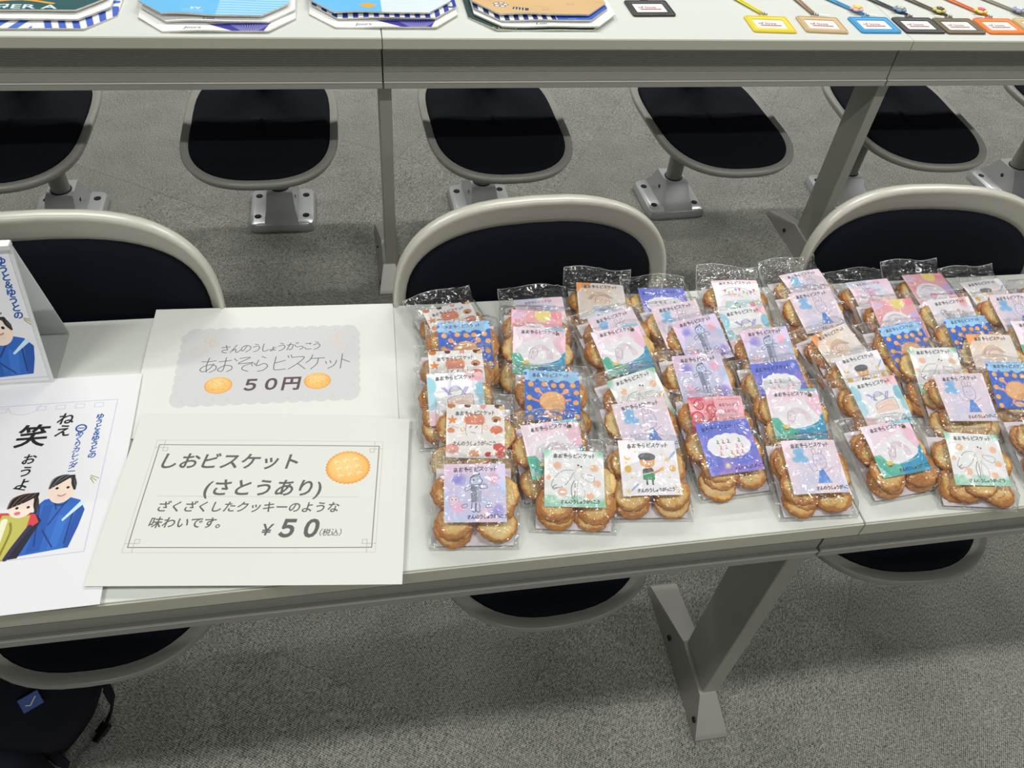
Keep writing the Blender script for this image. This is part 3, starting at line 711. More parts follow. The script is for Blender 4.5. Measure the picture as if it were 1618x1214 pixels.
# ------------------------------------------------------------------ chairs
def sup(a, n): 
    c, s_ = math.cos(a), math.sin(a); return math.copysign(abs(c) ** (2 / n), c), math.copysign(abs(s_) ** (2 / n), s_)
SEG = 56
def seat_ring(ins, z, drop=0.0):
    R = []
    for i in range(SEG):
        a = 2 * PI * i / SEG; c, s_ = sup(a, 2.5 if math.sin(a) < 0 else 4.5)
        x = c * (.178 - ins); 
        y = -.185 + (s_ * (.205 - ins) if s_ < 0 else s_ * (.30 - ins))
        w_ = .006 * max(0, y / .2 + .4) * 0
        zz = z - drop * max(0, (-y - .30)) * .9 - .012 * math.exp(-((y + .12) / .12) ** 2) * (1 - (x / .18) ** 2)
        R.append((x * (1 + .02 * (y + .2) / .2) - .006, y, zz))
    return R
def back_ring(insx, top, out, z_extra=0.0, bot=None):
    """out: towards the sitter"""
    bot = top if bot is None else bot
    R = []
    for i in range(SEG):
        a = 2 * PI * i / SEG; c, s_ = sup(a, 3.1 if math.sin(a) > 0 else 3.2)
        x = c * (.192 - insx); z = .646 + (s_ * (.141 - top) if s_ > 0 else s_ * (.165 - bot))
        y = -.050 + .13 * (z - .46) - .026 * (x / .19) ** 2 - out
        R.append((x, y, z))
    return R
def make_chair(label, group, x, y, rz):
    r = empty('lecture_chair', (x, y, 0), rz); tag(r, label, 'chair', group)
    S = .352
    q = MB(); q.loft([seat_ring(.10, S - .040), seat_ring(.04, S - .034), seat_ring(.006, S - .018), seat_ring(0, S - .006), seat_ring(.001, S - .001), seat_ring(.004, S + .001), seat_ring(.012, S), seat_ring(.019, S - .001), seat_ring(.021, S - .008)], mis=[0] * 8)
    seat = q.build('seat_shell', M_rim, r, True, 50)
    q = MB(); q.loft([seat_ring(.020, S - .007), seat_ring(.0205, S + .001), seat_ring(.024, S + .005), seat_ring(.034, S + .0075), seat_ring(.07, S + .009), seat_ring(.12, S + .009), seat_ring(.15, S + .009), seat_ring(.174, S + .009)])
    q.build('seat_pad', M_pad, r, True)
    q = MB(); q.loft([back_ring(.188, .138, -.026, bot=.160), back_ring(.14, .11, -.026), back_ring(.08, .08, -.026), back_ring(.03, .03, -.024), back_ring(.005, .005, -.018), back_ring(0, 0, -.008), back_ring(0, 0, .002), back_ring(.0005, .0005, .0035), back_ring(.002, .002, .0048), back_ring(.004, .0045, .0048),
                      back_ring(.006, .008, .0032), back_ring(.010, .018, -.001), back_ring(.015, .032, -.006), back_ring(.019, .040, -.010), back_ring(.022, .043, -.014)], cap1=False)
    q.build('back_shell', M_shell, r, True, 60)
    q = MB(); q.loft([back_ring(.018, .040, -.013), back_ring(.0185, .0405, -.006), back_ring(.022, .044, .000), back_ring(.034, .055, .004), back_ring(.07, .075, .006), back_ring(.12, .10, .006), back_ring(.16, .125, .006), back_ring(.188, .138, .006, bot=.160)], cap0=False)
    q.build('back_pad', M_pad, r, True)
    q = MB(); q.loft([[(sx * w_, yy, zz) for sx, yy in ((-1, y0), (1, y0), (1, y1), (-1, y1))] for zz, w_, y0, y1 in
                      ((.285, .035, -.10, .05), (.312, .04, -.10, .085), (.36, .035, .060, .085), (.44, .032, .020, .045), (.56, .028, .000, .016))])
    q.build('back_spine', M_rim, r, True, 40)
    q = MB(); q.lathe([(.0235, .058), (.0235, .30), (.030, .302), (.030, .318)], 20); q.build('post', M_post, r, True, 40)
    # cast floor plate with housing
    q = MB()
    def plate(w_, d, z, k=.018):
        P = []
        for sx, sy in ((1, 1), (-1, 1), (-1, -1), (1, -1)):
            for t in ((0, .5, 1) if sx * sy > 0 else (0, .5, 1)):
                a0 = {(1, 1): 0, (-1, 1): PI / 2, (-1, -1): PI, (1, -1): 1.5 * PI}[(sx, sy)] + t * PI / 2
                P.append((sx * (w_ - k) + k * math.cos(a0) * 1.0 - (.012 if sy > 0 else 0) * sx * 0, sy * (d - k) + k * math.sin(a0), z))
        return P
    q.loft([plate(.088, .088, 0), plate(.089, .089, .008), plate(.084, .084, .022), plate(.078, .080, .025)])
    bp = q.build('floor_plate', M_cast, r, True, 35)
    q = MB(); H = [(.045, -.086, .086, .018), (.044, -.078, .080, .032), (.038, -.060, .062, .052), (.035, -.040, .050, .078), (.033, -.030, .044, .088)]
    q.loft([[(sx * w_, yy, zz) for sx, yy in ((-1, y0), (1, y0), (1, y1), (-1, y1))] for w_, y0, y1, zz in H])
    q.build('housing', M_cast, bp, True, 30)
    q = MB(); q.lathe([(.027, .070), (.027, .0895), (.0245, .0897)], 20); q.build('collar', M_dark, bp)
    for sx in (-1, 1):
        for sy in (-1, 1):
            q = MB(); q.lathe([(.0095, .0245), (.0095, .0256), (.0068, .0256), (.0060, .0250), (.0058, .0262), (.003, .0262)], 14, 0, Matrix.Translation((sx * .064, sy * .048, 0))); q.build('screw', M_screw, bp)
        q = MB(); q.lathe([(.006, 0), (.006, .0025), (.003, .0025)], 12, 0, Matrix.Translation((sx * .036, .0, .056)) @ Matrix.Rotation(sx * PI / 2, 4, 'Y')); q.build('side_bolt', M_screw, bp)
    return r
first = make_chair('black padded chair behind the near desk, back seen between white sign and bags', 'near row chairs', .222, .868, math.radians(4))
spots = [(-.372, .868, 0, 'black padded chair behind near desk, beside the desk calendar stand', 'near row chairs'),
         (.818, .868, math.radians(-4), 'black padded chair behind near desk, back seen above rightmost biscuit bags', 'near row chairs'),
         (-.768, 1.965, math.radians(0), 'chair seen under far desk at the left edge, seat partly cut off', 'far row chairs'),
         (-.213, 1.955, 0, 'chair under far desk, second from left, whole floor plate visible', 'far row chairs'),
         (.345, 1.955, math.radians(2), 'chair under far desk just right of the straight middle leg', 'far row chairs'),
         (.918, 1.955, math.radians(3), 'chair under far desk just left of the slanting right leg', 'far row chairs'),
         (1.490, 1.955, math.radians(-3), 'chair under far desk just right of the slanting right leg', 'far row chairs'),
         (2.085, 1.965, math.radians(4), 'chair under far desk at right edge, only its floor plate visible', 'far row chairs')]
for x, y, rz, lab, grp in spots:
    c = copy_tree(first); c.location = (x, y, 0); c.rotation_euler = (0, 0, rz); c['label'] = lab; c['group'] = grp

# ------------------------------------------------------------------ printed sheets and calendar on the near desk
M_white = mat('white_paper', srgb(232, 233, 228), .65, spec=.3)
def sheet(name, w, h, cx, cy, z, yaw, canvas, label, cat, wave=.0006, seed=0, sag=None, group=None, rough=.6):
    nx, ny = 26, 20; V = []; UV = []; F = []
    rg = random.Random(seed); ph = [rg.uniform(0, 6) for _ in range(4)]
    for j in range(ny + 1):
        for i in range(nx + 1):
            u, v = i / nx, j / ny; x = (u - .5) * w; y = (.5 - v) * h
            zz = wave * (math.sin(u * 5 + ph[0]) * math.cos(v * 4 + ph[1]) + .6 * math.sin(v * 9 + ph[2]) + 1.6)
            if sag: zz += sag(u, v)
            V.append((x, y, zz)); UV.append((u, 1 - v))
    n = len(V)
    V += [(p[0], p[1], p[2] - .00025) for p in V]; UV += UV
    W = nx + 1
    for j in range(ny):
        for i in range(nx):
            a = j * W + i; F.append((a, a + W, a + W + 1, a + 1)); F.append((n + a, n + a + 1, n + a + W + 1, n + a + W))
    edge = [j * W for j in range(ny + 1)] + [ny * W + i for i in range(1, W)] + [j * W + nx for j in range(ny - 1, -1, -1)] + [i for i in range(nx - 1, 0, -1)]
    for k in range(len(edge)):
        a, b = edge[k], edge[(k + 1) % len(edge)]; F.append((a, n + a, n + b, b))
    fm = [0 if (k < 2 * nx * ny and k % 2 == 0) else 1 for k in range(len(F))]
    me = bpy.data.meshes.new(name); me.from_pydata(V, [], F)
    me.materials.append(print_mat(name + '_print', canvas, rough)); me.materials.append(M_white)
    ul = me.uv_layers.new(name='UVMap')
    for lp in me.loops: ul.data[lp.index].uv = UV[lp.vertex_index]
    me.polygons.foreach_set('material_index', fm); me.polygons.foreach_set('use_smooth', [True] * len(F))
    me.set_sharp_from_angle(angle=math.radians(60))
    o = link(name, me, None, loc=(cx, cy, z), rot=(0, 0, math.radians(yaw))); tag(o, label, cat, group); return o
sheet('price_sign', .297, .210, -.1185, .709, T + .0012, -2.0, sign_upper(), 'white price sheet with grey cloud frame, handwritten kana and two printed biscuits', 'sign', .0004, 1)
sheet('calendar_poster', .210, .297, -.3690, .5565, T + .0034, .3, calendar_art(760, 1075, 0, 0, 1, 1), 'white calendar poster with two drawn figures, lying left of the signs', 'poster', .0007, 2,
      rough=.5)
sheet('product_sign', .297, .210, -.1205, .5155, T + .0062, -6.5, sign_lower(), 'white salt biscuit price sheet with thin double frame and printed cracker', 'sign', .0006, 3)

# acrylic stand with the little calendar
def thin_reflect(N, L, lo, hi):
    """two-sided Schlick weight for thin clear sheets"""
    g = N.new('ShaderNodeNewGeometry'); d = N.new('ShaderNodeVectorMath'); d.operation = 'DOT_PRODUCT'; L.new(g.outputs['Normal'], d.inputs[0]); L.new(g.outputs['Incoming'], d.inputs[1])
    a = N.new('ShaderNodeMath'); a.operation = 'ABSOLUTE'; L.new(d.outputs['Value'], a.inputs[0])
    b = N.new('ShaderNodeMath'); b.operation = 'SUBTRACT'; b.inputs[0].default_value = 1; L.new(a.outputs[0], b.inputs[1])
    c = N.new('ShaderNodeMath'); c.operation = 'POWER'; c.inputs[1].default_value = 4; L.new(b.outputs[0], c.inputs[0])
    e = N.new('ShaderNodeMath'); e.operation = 'MULTIPLY_ADD'; e.inputs[1].default_value = .9; e.inputs[2].default_value = lo; L.new(c.outputs[0], e.inputs[0])
    f = N.new('ShaderNodeMath'); f.operation = 'MINIMUM'; f.inputs[1].default_value = hi; L.new(e.outputs[0], f.inputs[0]); return f
M_acr = None
def acrylic():
    mt, nt, p = new_mat('clear_acrylic'); N = nt.nodes; L = nt.links; out = N['Material Output']
    tr = N.new('ShaderNodeBsdfTransparent'); tr.inputs[0].default_value = (.93, .94, .945, 1); gl = N.new('ShaderNodeBsdfGlossy'); gl.inputs['Roughness'].default_value = .04
    fr = thin_reflect(N, L, .04, .5)
    mx = N.new('ShaderNodeMixShader'); L.new(fr.outputs[0], mx.inputs[0]); L.new(tr.outputs[0], mx.inputs[1]); L.new(gl.outputs[0], mx.inputs[2]); L.new(mx.outputs[0], out.inputs['Surface'])
    return mt
M_acr = acrylic()
M_acre = mat('acrylic_edge', srgb(214, 217, 216), .15, spec=.6)
M_frost, _nt, _p = new_mat('frosted_panel'); _t = _nt.nodes.new('ShaderNodeBsdfTranslucent'); _t.inputs[0].default_value = srgb(235, 236, 236); _m = _nt.nodes.new('ShaderNodeMixShader'); _m.inputs[0].default_value = .5
_p.inputs['Base Color'].default_value = srgb(226, 228, 228); _p.inputs['Roughness'].default_value = .3
_nt.links.new(_p.outputs[0], _m.inputs[1]); _nt.links.new(_t.outputs[0], _m.inputs[2]); _nt.links.new(_m.outputs[0], _nt.nodes['Material Output'].inputs['Surface'])
st = empty('calendar_stand', (-.440, .742, T)); tag(st, 'desk calendar stand with blue-jacketed figure, on near desk behind poster', 'calendar')
HW = .081
def panel(y0, z0, y1, z1, th, name, mt, hw=HW, bev=.0006):
    d = Vector((0, y1 - y0, z1 - z0)); L_ = d.length; a = math.atan2(d.z, d.y)
    q = MB(); M = Matrix.Translation((0, y0, z0)) @ Matrix.Rotation(a, 4, 'X'); q.box(-hw, hw, 0, L_, -th / 2, th / 2, 0, M, bev)
    return q.build(name, mt, st), M, L_
yf, yb, ya, zt_ = -.042, .042, .002, .166
_, M1, L1 = panel(yf, .003, ya, zt_, .003, 'front_panel', M_acre)
c = calendar_art(600, 640, .25, .150, 1.62, 1.62 * .92)
V = []
for u, v in ((0, 0), (1, 0), (1, 1), (0, 1)):
    V.append(M1 @ Vector(((u - .5) * 2 * (HW - .004), L1 * (.985 - v * .955), .0019)))
me = mesh(V, [(0, 3, 2, 1)], print_mat('stand_print', c, .35), uv=[(0, 1), (1, 1), (1, 0), (0, 0)]); link('calendar_print', me, st)
panel(yb, .003, ya + .002, zt_, .0016, 'back_panel', M_frost)
panel(yf, .0014, yb, .0014, .0024, 'base_panel', M_acr)
q = MB(); q.box(-HW, HW, -.004, .007, zt_ - .002, zt_ + .004, bev=.001); q.build('hinge_strip', M_acre, st)

# ------------------------------------------------------------------ bags of biscuits
def film_mat(name, edge):
    mt, nt, p = new_mat(name); N = nt.nodes; L = nt.links; out = N['Material Output']
    tc = N.new('ShaderNodeTexCoord'); oi = N.new('ShaderNodeObjectInfo'); ad = N.new('ShaderNodeVectorMath'); ad.operation = 'ADD'
    L.new(tc.outputs['Object'], ad.inputs[0]); L.new(oi.outputs['Random'], ad.inputs[1])
    n1 = N.new('ShaderNodeTexNoise'); n1.inputs['Scale'].default_value = 45; n1.inputs['Detail'].default_value = 2.5; n1.inputs['Distortion'].default_value = .8
    L.new(ad.outputs[0], n1.inputs['Vector'])
    sc = N.new('ShaderNodeVectorMath'); sc.operation = 'SCALE'; sc.inputs['Scale'].default_value = .030; L.new(n1.outputs['Color'], sc.inputs[0])
    wv = N.new('ShaderNodeVectorMath'); wv.operation = 'ADD'; L.new(ad.outputs[0], wv.inputs[0]); L.new(sc.outputs[0], wv.inputs[1])
    v1 = N.new('ShaderNodeTexVoronoi'); v1.feature = 'DISTANCE_TO_EDGE'; v1.inputs['Scale'].default_value = 42; L.new(wv.outputs[0], v1.inputs['Vector'])
    mr = N.new('ShaderNodeMapRange'); mr.interpolation_type = 'SMOOTHSTEP'; mr.inputs[1].default_value = 0; mr.inputs[2].default_value = .09; L.new(v1.outputs['Distance'], mr.inputs[0])
    am = N.new('ShaderNodeMath'); am.operation = 'MULTIPLY_ADD'; am.inputs[1].default_value = .16; L.new(mr.outputs[0], am.inputs[0]); L.new(n1.outputs['Fac'], am.inputs[2])
    bp = N.new('ShaderNodeBump'); bp.inputs['Strength'].default_value = 1.0; bp.inputs['Distance'].default_value = .009; L.new(am.outputs[0], bp.inputs['Height'])
    gl = N.new('ShaderNodeBsdfGlossy'); gl.inputs['Roughness'].default_value = .15; L.new(bp.outputs['Normal'], gl.inputs['Normal'])
    tr = N.new('ShaderNodeBsdfTransparent'); df = N.new('ShaderNodeBsdfDiffuse'); df.inputs[0].default_value = (.85, .86, .86, 1)
    lw = thin_reflect(N, L, .095, .45)
    m1 = N.new('ShaderNodeMixShader'); m1.inputs[0].default_value = edge; L.new(tr.outputs[0], m1.inputs[1]); L.new(df.outputs[0], m1.inputs[2])
    m2 = N.new('ShaderNodeMixShader'); L.new(lw.outputs[0], m2.inputs[0]); L.new(m1.outputs[0], m2.inputs[1]); L.new(gl.outputs[0], m2.inputs[2])
    L.new(m2.outputs[0], out.inputs['Surface']); return mt
M_film = film_mat('clear_film', .012); M_seal = film_mat('film_seal', .34)
M_back = mat('backing_card', srgb(226, 220, 226), .6)

def biscuit_mat():
    mt, nt, p = new_mat('baked_biscuit'); N = nt.nodes; L = nt.links
    tc = N.new('ShaderNodeTexCoord'); oi = N.new('ShaderNodeObjectInfo')
    at = N.new('ShaderNodeAttribute'); at.attribute_name = 'rim'; at.attribute_type = 'GEOMETRY'
    n1 = N.new('ShaderNodeTexNoise'); n1.inputs['Scale'].default_value = 90; n1.inputs['Detail'].default_value = 5
    ad = N.new('ShaderNodeVectorMath'); ad.operation = 'ADD'; L.new(tc.outputs['Object'], ad.inputs[0]); L.new(oi.outputs['Random'], ad.inputs[1]); L.new(ad.outputs[0], n1.inputs['Vector'])
    s1 = N.new('ShaderNodeMath'); s1.operation = 'MULTIPLY_ADD'; s1.inputs[1].default_value = .8; L.new(n1.outputs['Fac'], s1.inputs[0]); L.new(at.outputs['Fac'], s1.inputs[2])
    s2 = N.new('ShaderNodeMath'); s2.operation = 'MULTIPLY_ADD'; s2.inputs[1].default_value = .40; L.new(oi.outputs['Random'], s2.inputs[0]); L.new(s1.outputs[0], s2.inputs[2])
    r = N.new('ShaderNodeValToRGB'); e = r.color_ramp.elements
    e[0].position = .52; e[0].color = srgb(240, 214, 150); e[1].position = 1.0; e[1].color = srgb(190, 124, 58)
    k = e.new(.86); k.color = srgb(229, 182, 106)
    L.new(s2.outputs[0], r.inputs['Fac']); L.new(r.outputs['Color'], p.inputs['Base Color']); p.inputs['Roughness'].default_value = .62
    n2 = N.new('ShaderNodeTexNoise'); n2.inputs['Scale'].default_value = 380; n2.inputs['Detail'].default_value = 3; L.new(ad.outputs[0], n2.inputs['Vector'])
    bp = N.new('ShaderNodeBump'); bp.inputs['Strength'].default_value = .8; bp.inputs['Distance'].default_value = .0025; L.new(n2.outputs['Fac'], bp.inputs['Height']); L.new(bp.outputs['Normal'], p.inputs['Normal'])
    return mt
M_bis = biscuit_mat()
def biscuit(seed):
    rg = random.Random(seed); n = 36; R = .0206 + rg.uniform(-.001, .001)
    prof = [(.02, -.0026, .3), (.85, -.0030, .4), (.985, -.0012, .6), (1.0, .0002, .75), (.96, .0016, .62), (.88, .0026, .40), (.68, .0031, .16), (.46, .0032, .07), (.20, .0033, .03), (.04, .0033, .03)]
    rings = []; rim = []
    p1, p2 = rg.uniform(0, 6), rg.uniform(0, 6)
    for k, zz, e in prof:
        ring = []
        for i in range(n):
            a = 2 * PI * i / n
            w_ = 1 + .035 * k * math.cos(13 * a + p1) + .03 * k * math.sin(2 * a + p2) + .012 * rg.uniform(-1, 1) * k
            ring.append((R * k * w_ * math.cos(a), R * k * w_ * math.sin(a), zz + rg.uniform(-1, 1) * .00030 + .0012 * k * math.sin(2 * a + p1)))
            rim.append(e)
        rings.append(ring)
    q = MB(); q.loft(rings); me = q.mesh(M_bis, True, 70)
    at = me.attributes.new('rim', 'FLOAT', 'POINT'); at.data.foreach_set('value', rim); return me
BIS = [biscuit(i) for i in range(7)]

def film(seed, L_, flap):
    """closed clear pouch: top sheet over the filling, flat bottom sheet, sealed border"""
    rg = random.Random(seed); nx, ny = 36, 46; hw = .0465
    bumps = [(rg.uniform(-.04, .04), rg.uniform(0, L_), rg.uniform(.004, .012), rg.uniform(-.0016, .0024)) for _ in range(46)]
    creases = [(rg.uniform(-.04, .04), rg.uniform(.0, L_), rg.uniform(0, PI), rg.uniform(.006, .022), rg.uniform(.0008, .0024)) for _ in range(44)]
    def h(x, y):
        ex = max(0, 1 - abs(x / hw) ** 5) ** .5
        e0 = min(1, max(0, y / .012)) ** .6
        e1 = 1 if y < .090 else max(0, 1 - (y - .090) / max(.004, (L_ - .090))) ** 1.2
        b = .0226 * ex * e0 * e1
        n_ = 0
        edge = min(1, (hw - abs(x)) / .006) * min(1, y / .006)
        for bx, by, r, a in bumps: n_ += a * math.exp(-((x - bx) ** 2 + (y - by) ** 2) / (r * r))
        for bx, by, an, ln, a in creases:
            d = (x - bx) * math.cos(an) + (y - by) * math.sin(an); t = -(x - bx) * math.sin(an) + (y - by) * math.cos(an)
            n_ += a * math.exp(-(d / .0016) ** 2) * math.exp(-(t / ln) ** 2)
        over_card = 1 if (abs(x) < .034 and .02 < y < .088) else 0
        n_ = max(n_, -.0002) * (.5 if over_card else 1)
        return b + n_ * edge + .0004
    lift = lambda x, y: (flap * max(0, (y - .088) / .03) ** 1.4) + .0035 * math.sin(x * 70 + seed) * max(0, (y - .088) / .03)
    V = []; F = []; fm = []
    for j in range(ny + 1):
        for i in range(nx + 1):
            ti = 0 if i == 0 else 1 if i == nx else .008 + .984 * (i - 1) / (nx - 2); x = hw * (2 * ti - 1); y = 0 if j == 0 else L_ if j == ny else L_ * (.008 + .984 * (j - 1) / (ny - 2))
            V.append((x + .0008 * math.sin(y * 90 + seed), y, h(x, y) + lift(x, y)))
    n = len(V); W = nx + 1
    for j in range(ny + 1):
        for i in range(nx + 1):
            x, y, _z = V[j * W + i]; V.append((x, y, lift(x, y) + (.0 if (i in (0, nx) or j in (0, ny)) else -.0)))
    for j in range(ny):
        for i in range(nx):
            a = j * W + i; s_ = 1 if (i in (0, nx - 1) or j in (0, ny - 1)) else 0
            F.append((a, a + 1, a + W + 1, a + W)); fm.append(s_)
            F.append((n + a, n + a + W, n + a + W + 1, n + a + 1)); fm.append(0)
    me = bpy.data.meshes.new('film'); me.from_pydata(V, [], F); me.materials.append(M_film); me.materials.append(M_seal)
    me.polygons.foreach_set('material_index', fm); me.polygons.foreach_set('use_smooth', [True] * len(F)); return me
FILMS = [film(i, .104 + .003 * (i % 3), .002) for i in range(6)]
FILMB = [film(20 + i, .120, .010 + .003 * i) for i in range(3)]

CARD_W = .0640
def card_mesh(key, variant):
    nx = ny = 12; V = []; UV = []; F = []
    rg = random.Random(ord(key) * 3 + variant); b1 = rg.uniform(-.0015, .0025); b2 = rg.uniform(-.0008, .0018); tw = rg.uniform(-.0012, .0012)
    for j in range(ny + 1):
        for i in range(nx + 1):
            u, v = i / nx, j / ny
            V.append(((u - .5) * CARD_W, -v * CARD_W, b1 * (1 - (2 * u - 1) ** 2) * .6 + b2 * math.sin(v * 5 + u) + tw * (2 * u - 1) * (1 - 2 * v) + .0008)); UV.append((u, 1 - v))
    n = len(V); W = nx + 1; V += [(p[0], p[1], p[2] - .0003) for p in V]; UV += UV; fm = []
    for j in range(ny):
        for i in range(nx):
            a = j * W + i; F.append((a, a + W, a + W + 1, a + 1)); fm.append(0); F.append((n + a, n + a + 1, n + a + W + 1, n + a + W)); fm.append(1)
    me = bpy.data.meshes.new('card'); me.from_pydata(V, [], F); me.materials.append(CARD_MAT[key]); me.materials.append(M_white)
    ul = me.uv_layers.new(name='UVMap')
    for lp in me.loops: ul.data[lp.index].uv = UV[lp.vertex_index]
    me.polygons.foreach_set('material_index', fm); me.polygons.foreach_set('use_smooth', [True] * len(F)); return me
CARD_MAT = {k: print_mat('card_print_' + k.lower(), CARDS[k][0](), .5) for k in CARDS}
_cm = {}
q = MB(); q.box(-.040, .040, .004, .090, .0006, .0012, bev=0); BACKING = q.mesh(M_back)
BAGS = [
    (1, 1, 'A', 0.0999, 0.5062, -6.0),
    (1, 2, 'B', 0.1116, 0.5856, -7.1),
    (1, 3, 'L', 0.0940, 0.6349, -1.5),
    (1, 4, 'B', 0.0991, 0.6716, -1.1),
    (1, 5, 'C', 0.1142, 0.7198, -0.5),
    (1, 6, 'B', 0.0985, 0.7680, 15.4),
    (2, 1, 'E', 0.2094, 0.5126, -9.0),
    (2, 2, 'D', 0.1881, 0.5526, 3.8),
    (2, 3, 'C', 0.2066, 0.6293, -7.9),
    (2, 4, 'D', 0.2059, 0.7016, -9.7),
    (2, 5, 'J', 0.2091, 0.7331, -8.4),
    (2, 6, 'O', 0.2183, 0.7717, -0.8),
    (3, 1, 'F', 0.2918, 0.5183, -5.8),
    (3, 2, 'H', 0.2968, 0.5737, 4.9),
    (3, 3, 'E', 0.2985, 0.6146, 15.4),
    (3, 4, 'D', 0.2999, 0.6946, 11.0),
    (3, 5, 'H', 0.3011, 0.7220, 15.0),
    (3, 6, 'I', 0.3087, 0.7956, -7.6),
    (4, 1, 'G', 0.3868, 0.5373, 2.3),
    (4, 2, 'K', 0.3889, 0.5708, -3.7),
    (4, 3, 'A', 0.3888, 0.6397, 1.5),
    (4, 4, 'A', 0.4058, 0.7036, 10.7),
    (4, 5, 'H', 0.3899, 0.7332, 7.4),
    (4, 6, 'G', 0.3896, 0.7814, -1.7),
    (5, 1, 'H', 0.4764, 0.5000, -3.5),
    (5, 2, 'D', 0.4866, 0.5742, -4.4),
    (5, 3, 'G', 0.4831, 0.6191, 3.9),
    (5, 4, 'A', 0.4919, 0.6773, 2.3),
    (5, 5, 'L', 0.4772, 0.7173, 4.4),
    (5, 6, 'M', 0.4981, 0.7881, -6.3),
    (6, 1, 'D', 0.5794, 0.5150, 5.3),
    (6, 2, 'L', 0.5929, 0.5800, 5.9),
    (6, 3, 'F', 0.5934, 0.6227, 7.8),
    (6, 4, 'I', 0.5773, 0.6681, 19.8),
    (6, 5, 'H', 0.5850, 0.7438, 5.8),
    (6, 6, 'H', 0.5989, 0.7996, 8.2),
    (7, 1, 'E', 0.6756, 0.4897, -9.1),
    (7, 2, 'H', 0.7106, 0.5788, -4.2),
    (7, 3, 'E', 0.7015, 0.6246, -4.9),
    (7, 4, 'C', 0.6779, 0.6700, 8.2),
    (7, 5, 'J', 0.6936, 0.7184, 2.6),
    (7, 6, 'O', 0.6901, 0.7746, 1.1),
    (8, 1, 'B', 0.7877, 0.5048, -3.9),
    (8, 2, 'C', 0.7908, 0.5914, -7.9),
    (8, 3, 'I', 0.7935, 0.6414, -4.7),
    (8, 4, 'C', 0.7781, 0.6760, 2.7),
    (8, 5, 'N', 0.7758, 0.7135, 2.5),
    (8, 6, 'J', 0.7813, 0.7828, 1.9),
    (9, 1, 'D', 0.8779, 0.6650, -4.5),
    (9, 2, 'H', 0.8728, 0.7168, 0.1),
    (9, 3, 'F', 0.8633, 0.7631, 3.8),
    (10, 1, 'O', 0.9517, 0.7429, -0.6),
]
ORD = ('', 'frontmost', 'second', 'third', 'fourth', 'fifth', 'sixth', 'seventh', 'eighth', 'ninth', 'tenth')
COLN = ('', 'first', 'second', 'third', 'fourth', 'fifth', 'sixth', 'seventh', 'eighth', 'ninth', 'tenth')
ncol = {}
for b in BAGS: ncol[b[0]] = max(ncol.get(b[0], 0), b[1])
for col_, row, key, px, py, yaw in BAGS:
    last = row == ncol[col_] and col_ < 10
    beta = math.radians(5 if last else (13 if row == 1 else 16))
    rg = random.Random(col_ * 31 + row * 7)
    yr = math.radians(yaw)
    fwd = .086 * math.cos(beta) - .0205 * math.sin(beta)
    ox = px + math.sin(yr) * fwd; oy = py - math.cos(yr) * fwd
    pos = ('frontmost' if row == 1 else 'rearmost' if last else ORD[row] + ' from front') + ', ' + (COLN[col_] + ' column from signs' if col_ < 10 else 'at right edge')
    if col_ == 10: pos = 'rearmost at the right edge'
    if col_ == 9: pos = ('frontmost', 'middle', 'rearmost')[row - 1] + ' of the partly cut-off ninth column'
    r = empty('biscuit_bag', (ox, oy, T + .0008), yr, beta)
    # rotation order XYZ: tilt about x first, then yaw
    tag(r, 'clear biscuit bag, ' + CARDS[key][1] + ', ' + pos, 'bag', 'bags of biscuits with drawn cards')
    link('film', (FILMB[rg.randrange(3)] if last else FILMS[rg.randrange(6)]), r)
    link('backing_card', BACKING, r)
    if (key, row % 3) not in _cm: _cm[(key, row % 3)] = card_mesh(key, row % 3)
    link('picture_card', _cm[(key, row % 3)], r, loc=(rg.uniform(-.001, .001), .086, .0208), rot=(0, 0, 0))
    lay = [(-.0205, .0225, .0048, 3, 0), (-.0195, .0265, .0105, 9, -3), (.0210, .0225, .0050, 4, 3), (.0205, .0280, .0108, 8, 4), (.001, .0480, .0100, 5, 0), (-.0195, .0310, .0142, 3, 2),
           (-.0225, .0620, .0060, 4, -6), (.0225, .0625, .0060, 4, 6), (-.0225, .0610, .0118, 2, -5), (.0228, .0550, .0125, 3, 5)]
    style = rg.randrange(3)
    if style == 1: lay = [(-.0265, .0250, .0050, 4, -6), (.0265, .0250, .0052, 4, 6), (-.0135, .0275, .0086, 7, -9), (.0135, .0270, .0090, 7, 9), (.0005, .0310, .0128, 7, 0), (-.012, .0480, .0060, 3, 0)] + lay[6:]
    if style == 2: lay = [(-.0200, .0205, .0046, 3, 0), (.0210, .0245, .0060, 9, 4), (-.0192, .0265, .0095, 6, -3), (.0190, .0420, .0100, 5, 3), (-.0180, .0350, .0140, 4, 0), (.0, .0480, .0060, 3, 0)] + lay[6:]
    for k, (bx, by, bz, ax, ay) in enumerate(lay):
        if k == 5 and rg.random() < .4: continue
        if k == 4 and rg.random() < .3: continue
        o = link('biscuit', BIS[rg.randrange(7)], r, loc=(bx + rg.uniform(-.003, .003), by + rg.uniform(-.003, .003), bz + rg.uniform(0, .0008)),
                 rot=(math.radians(ax + rg.uniform(-3, 3)), math.radians(ay + rg.uniform(-3, 3)), rg.uniform(0, 6.2)))

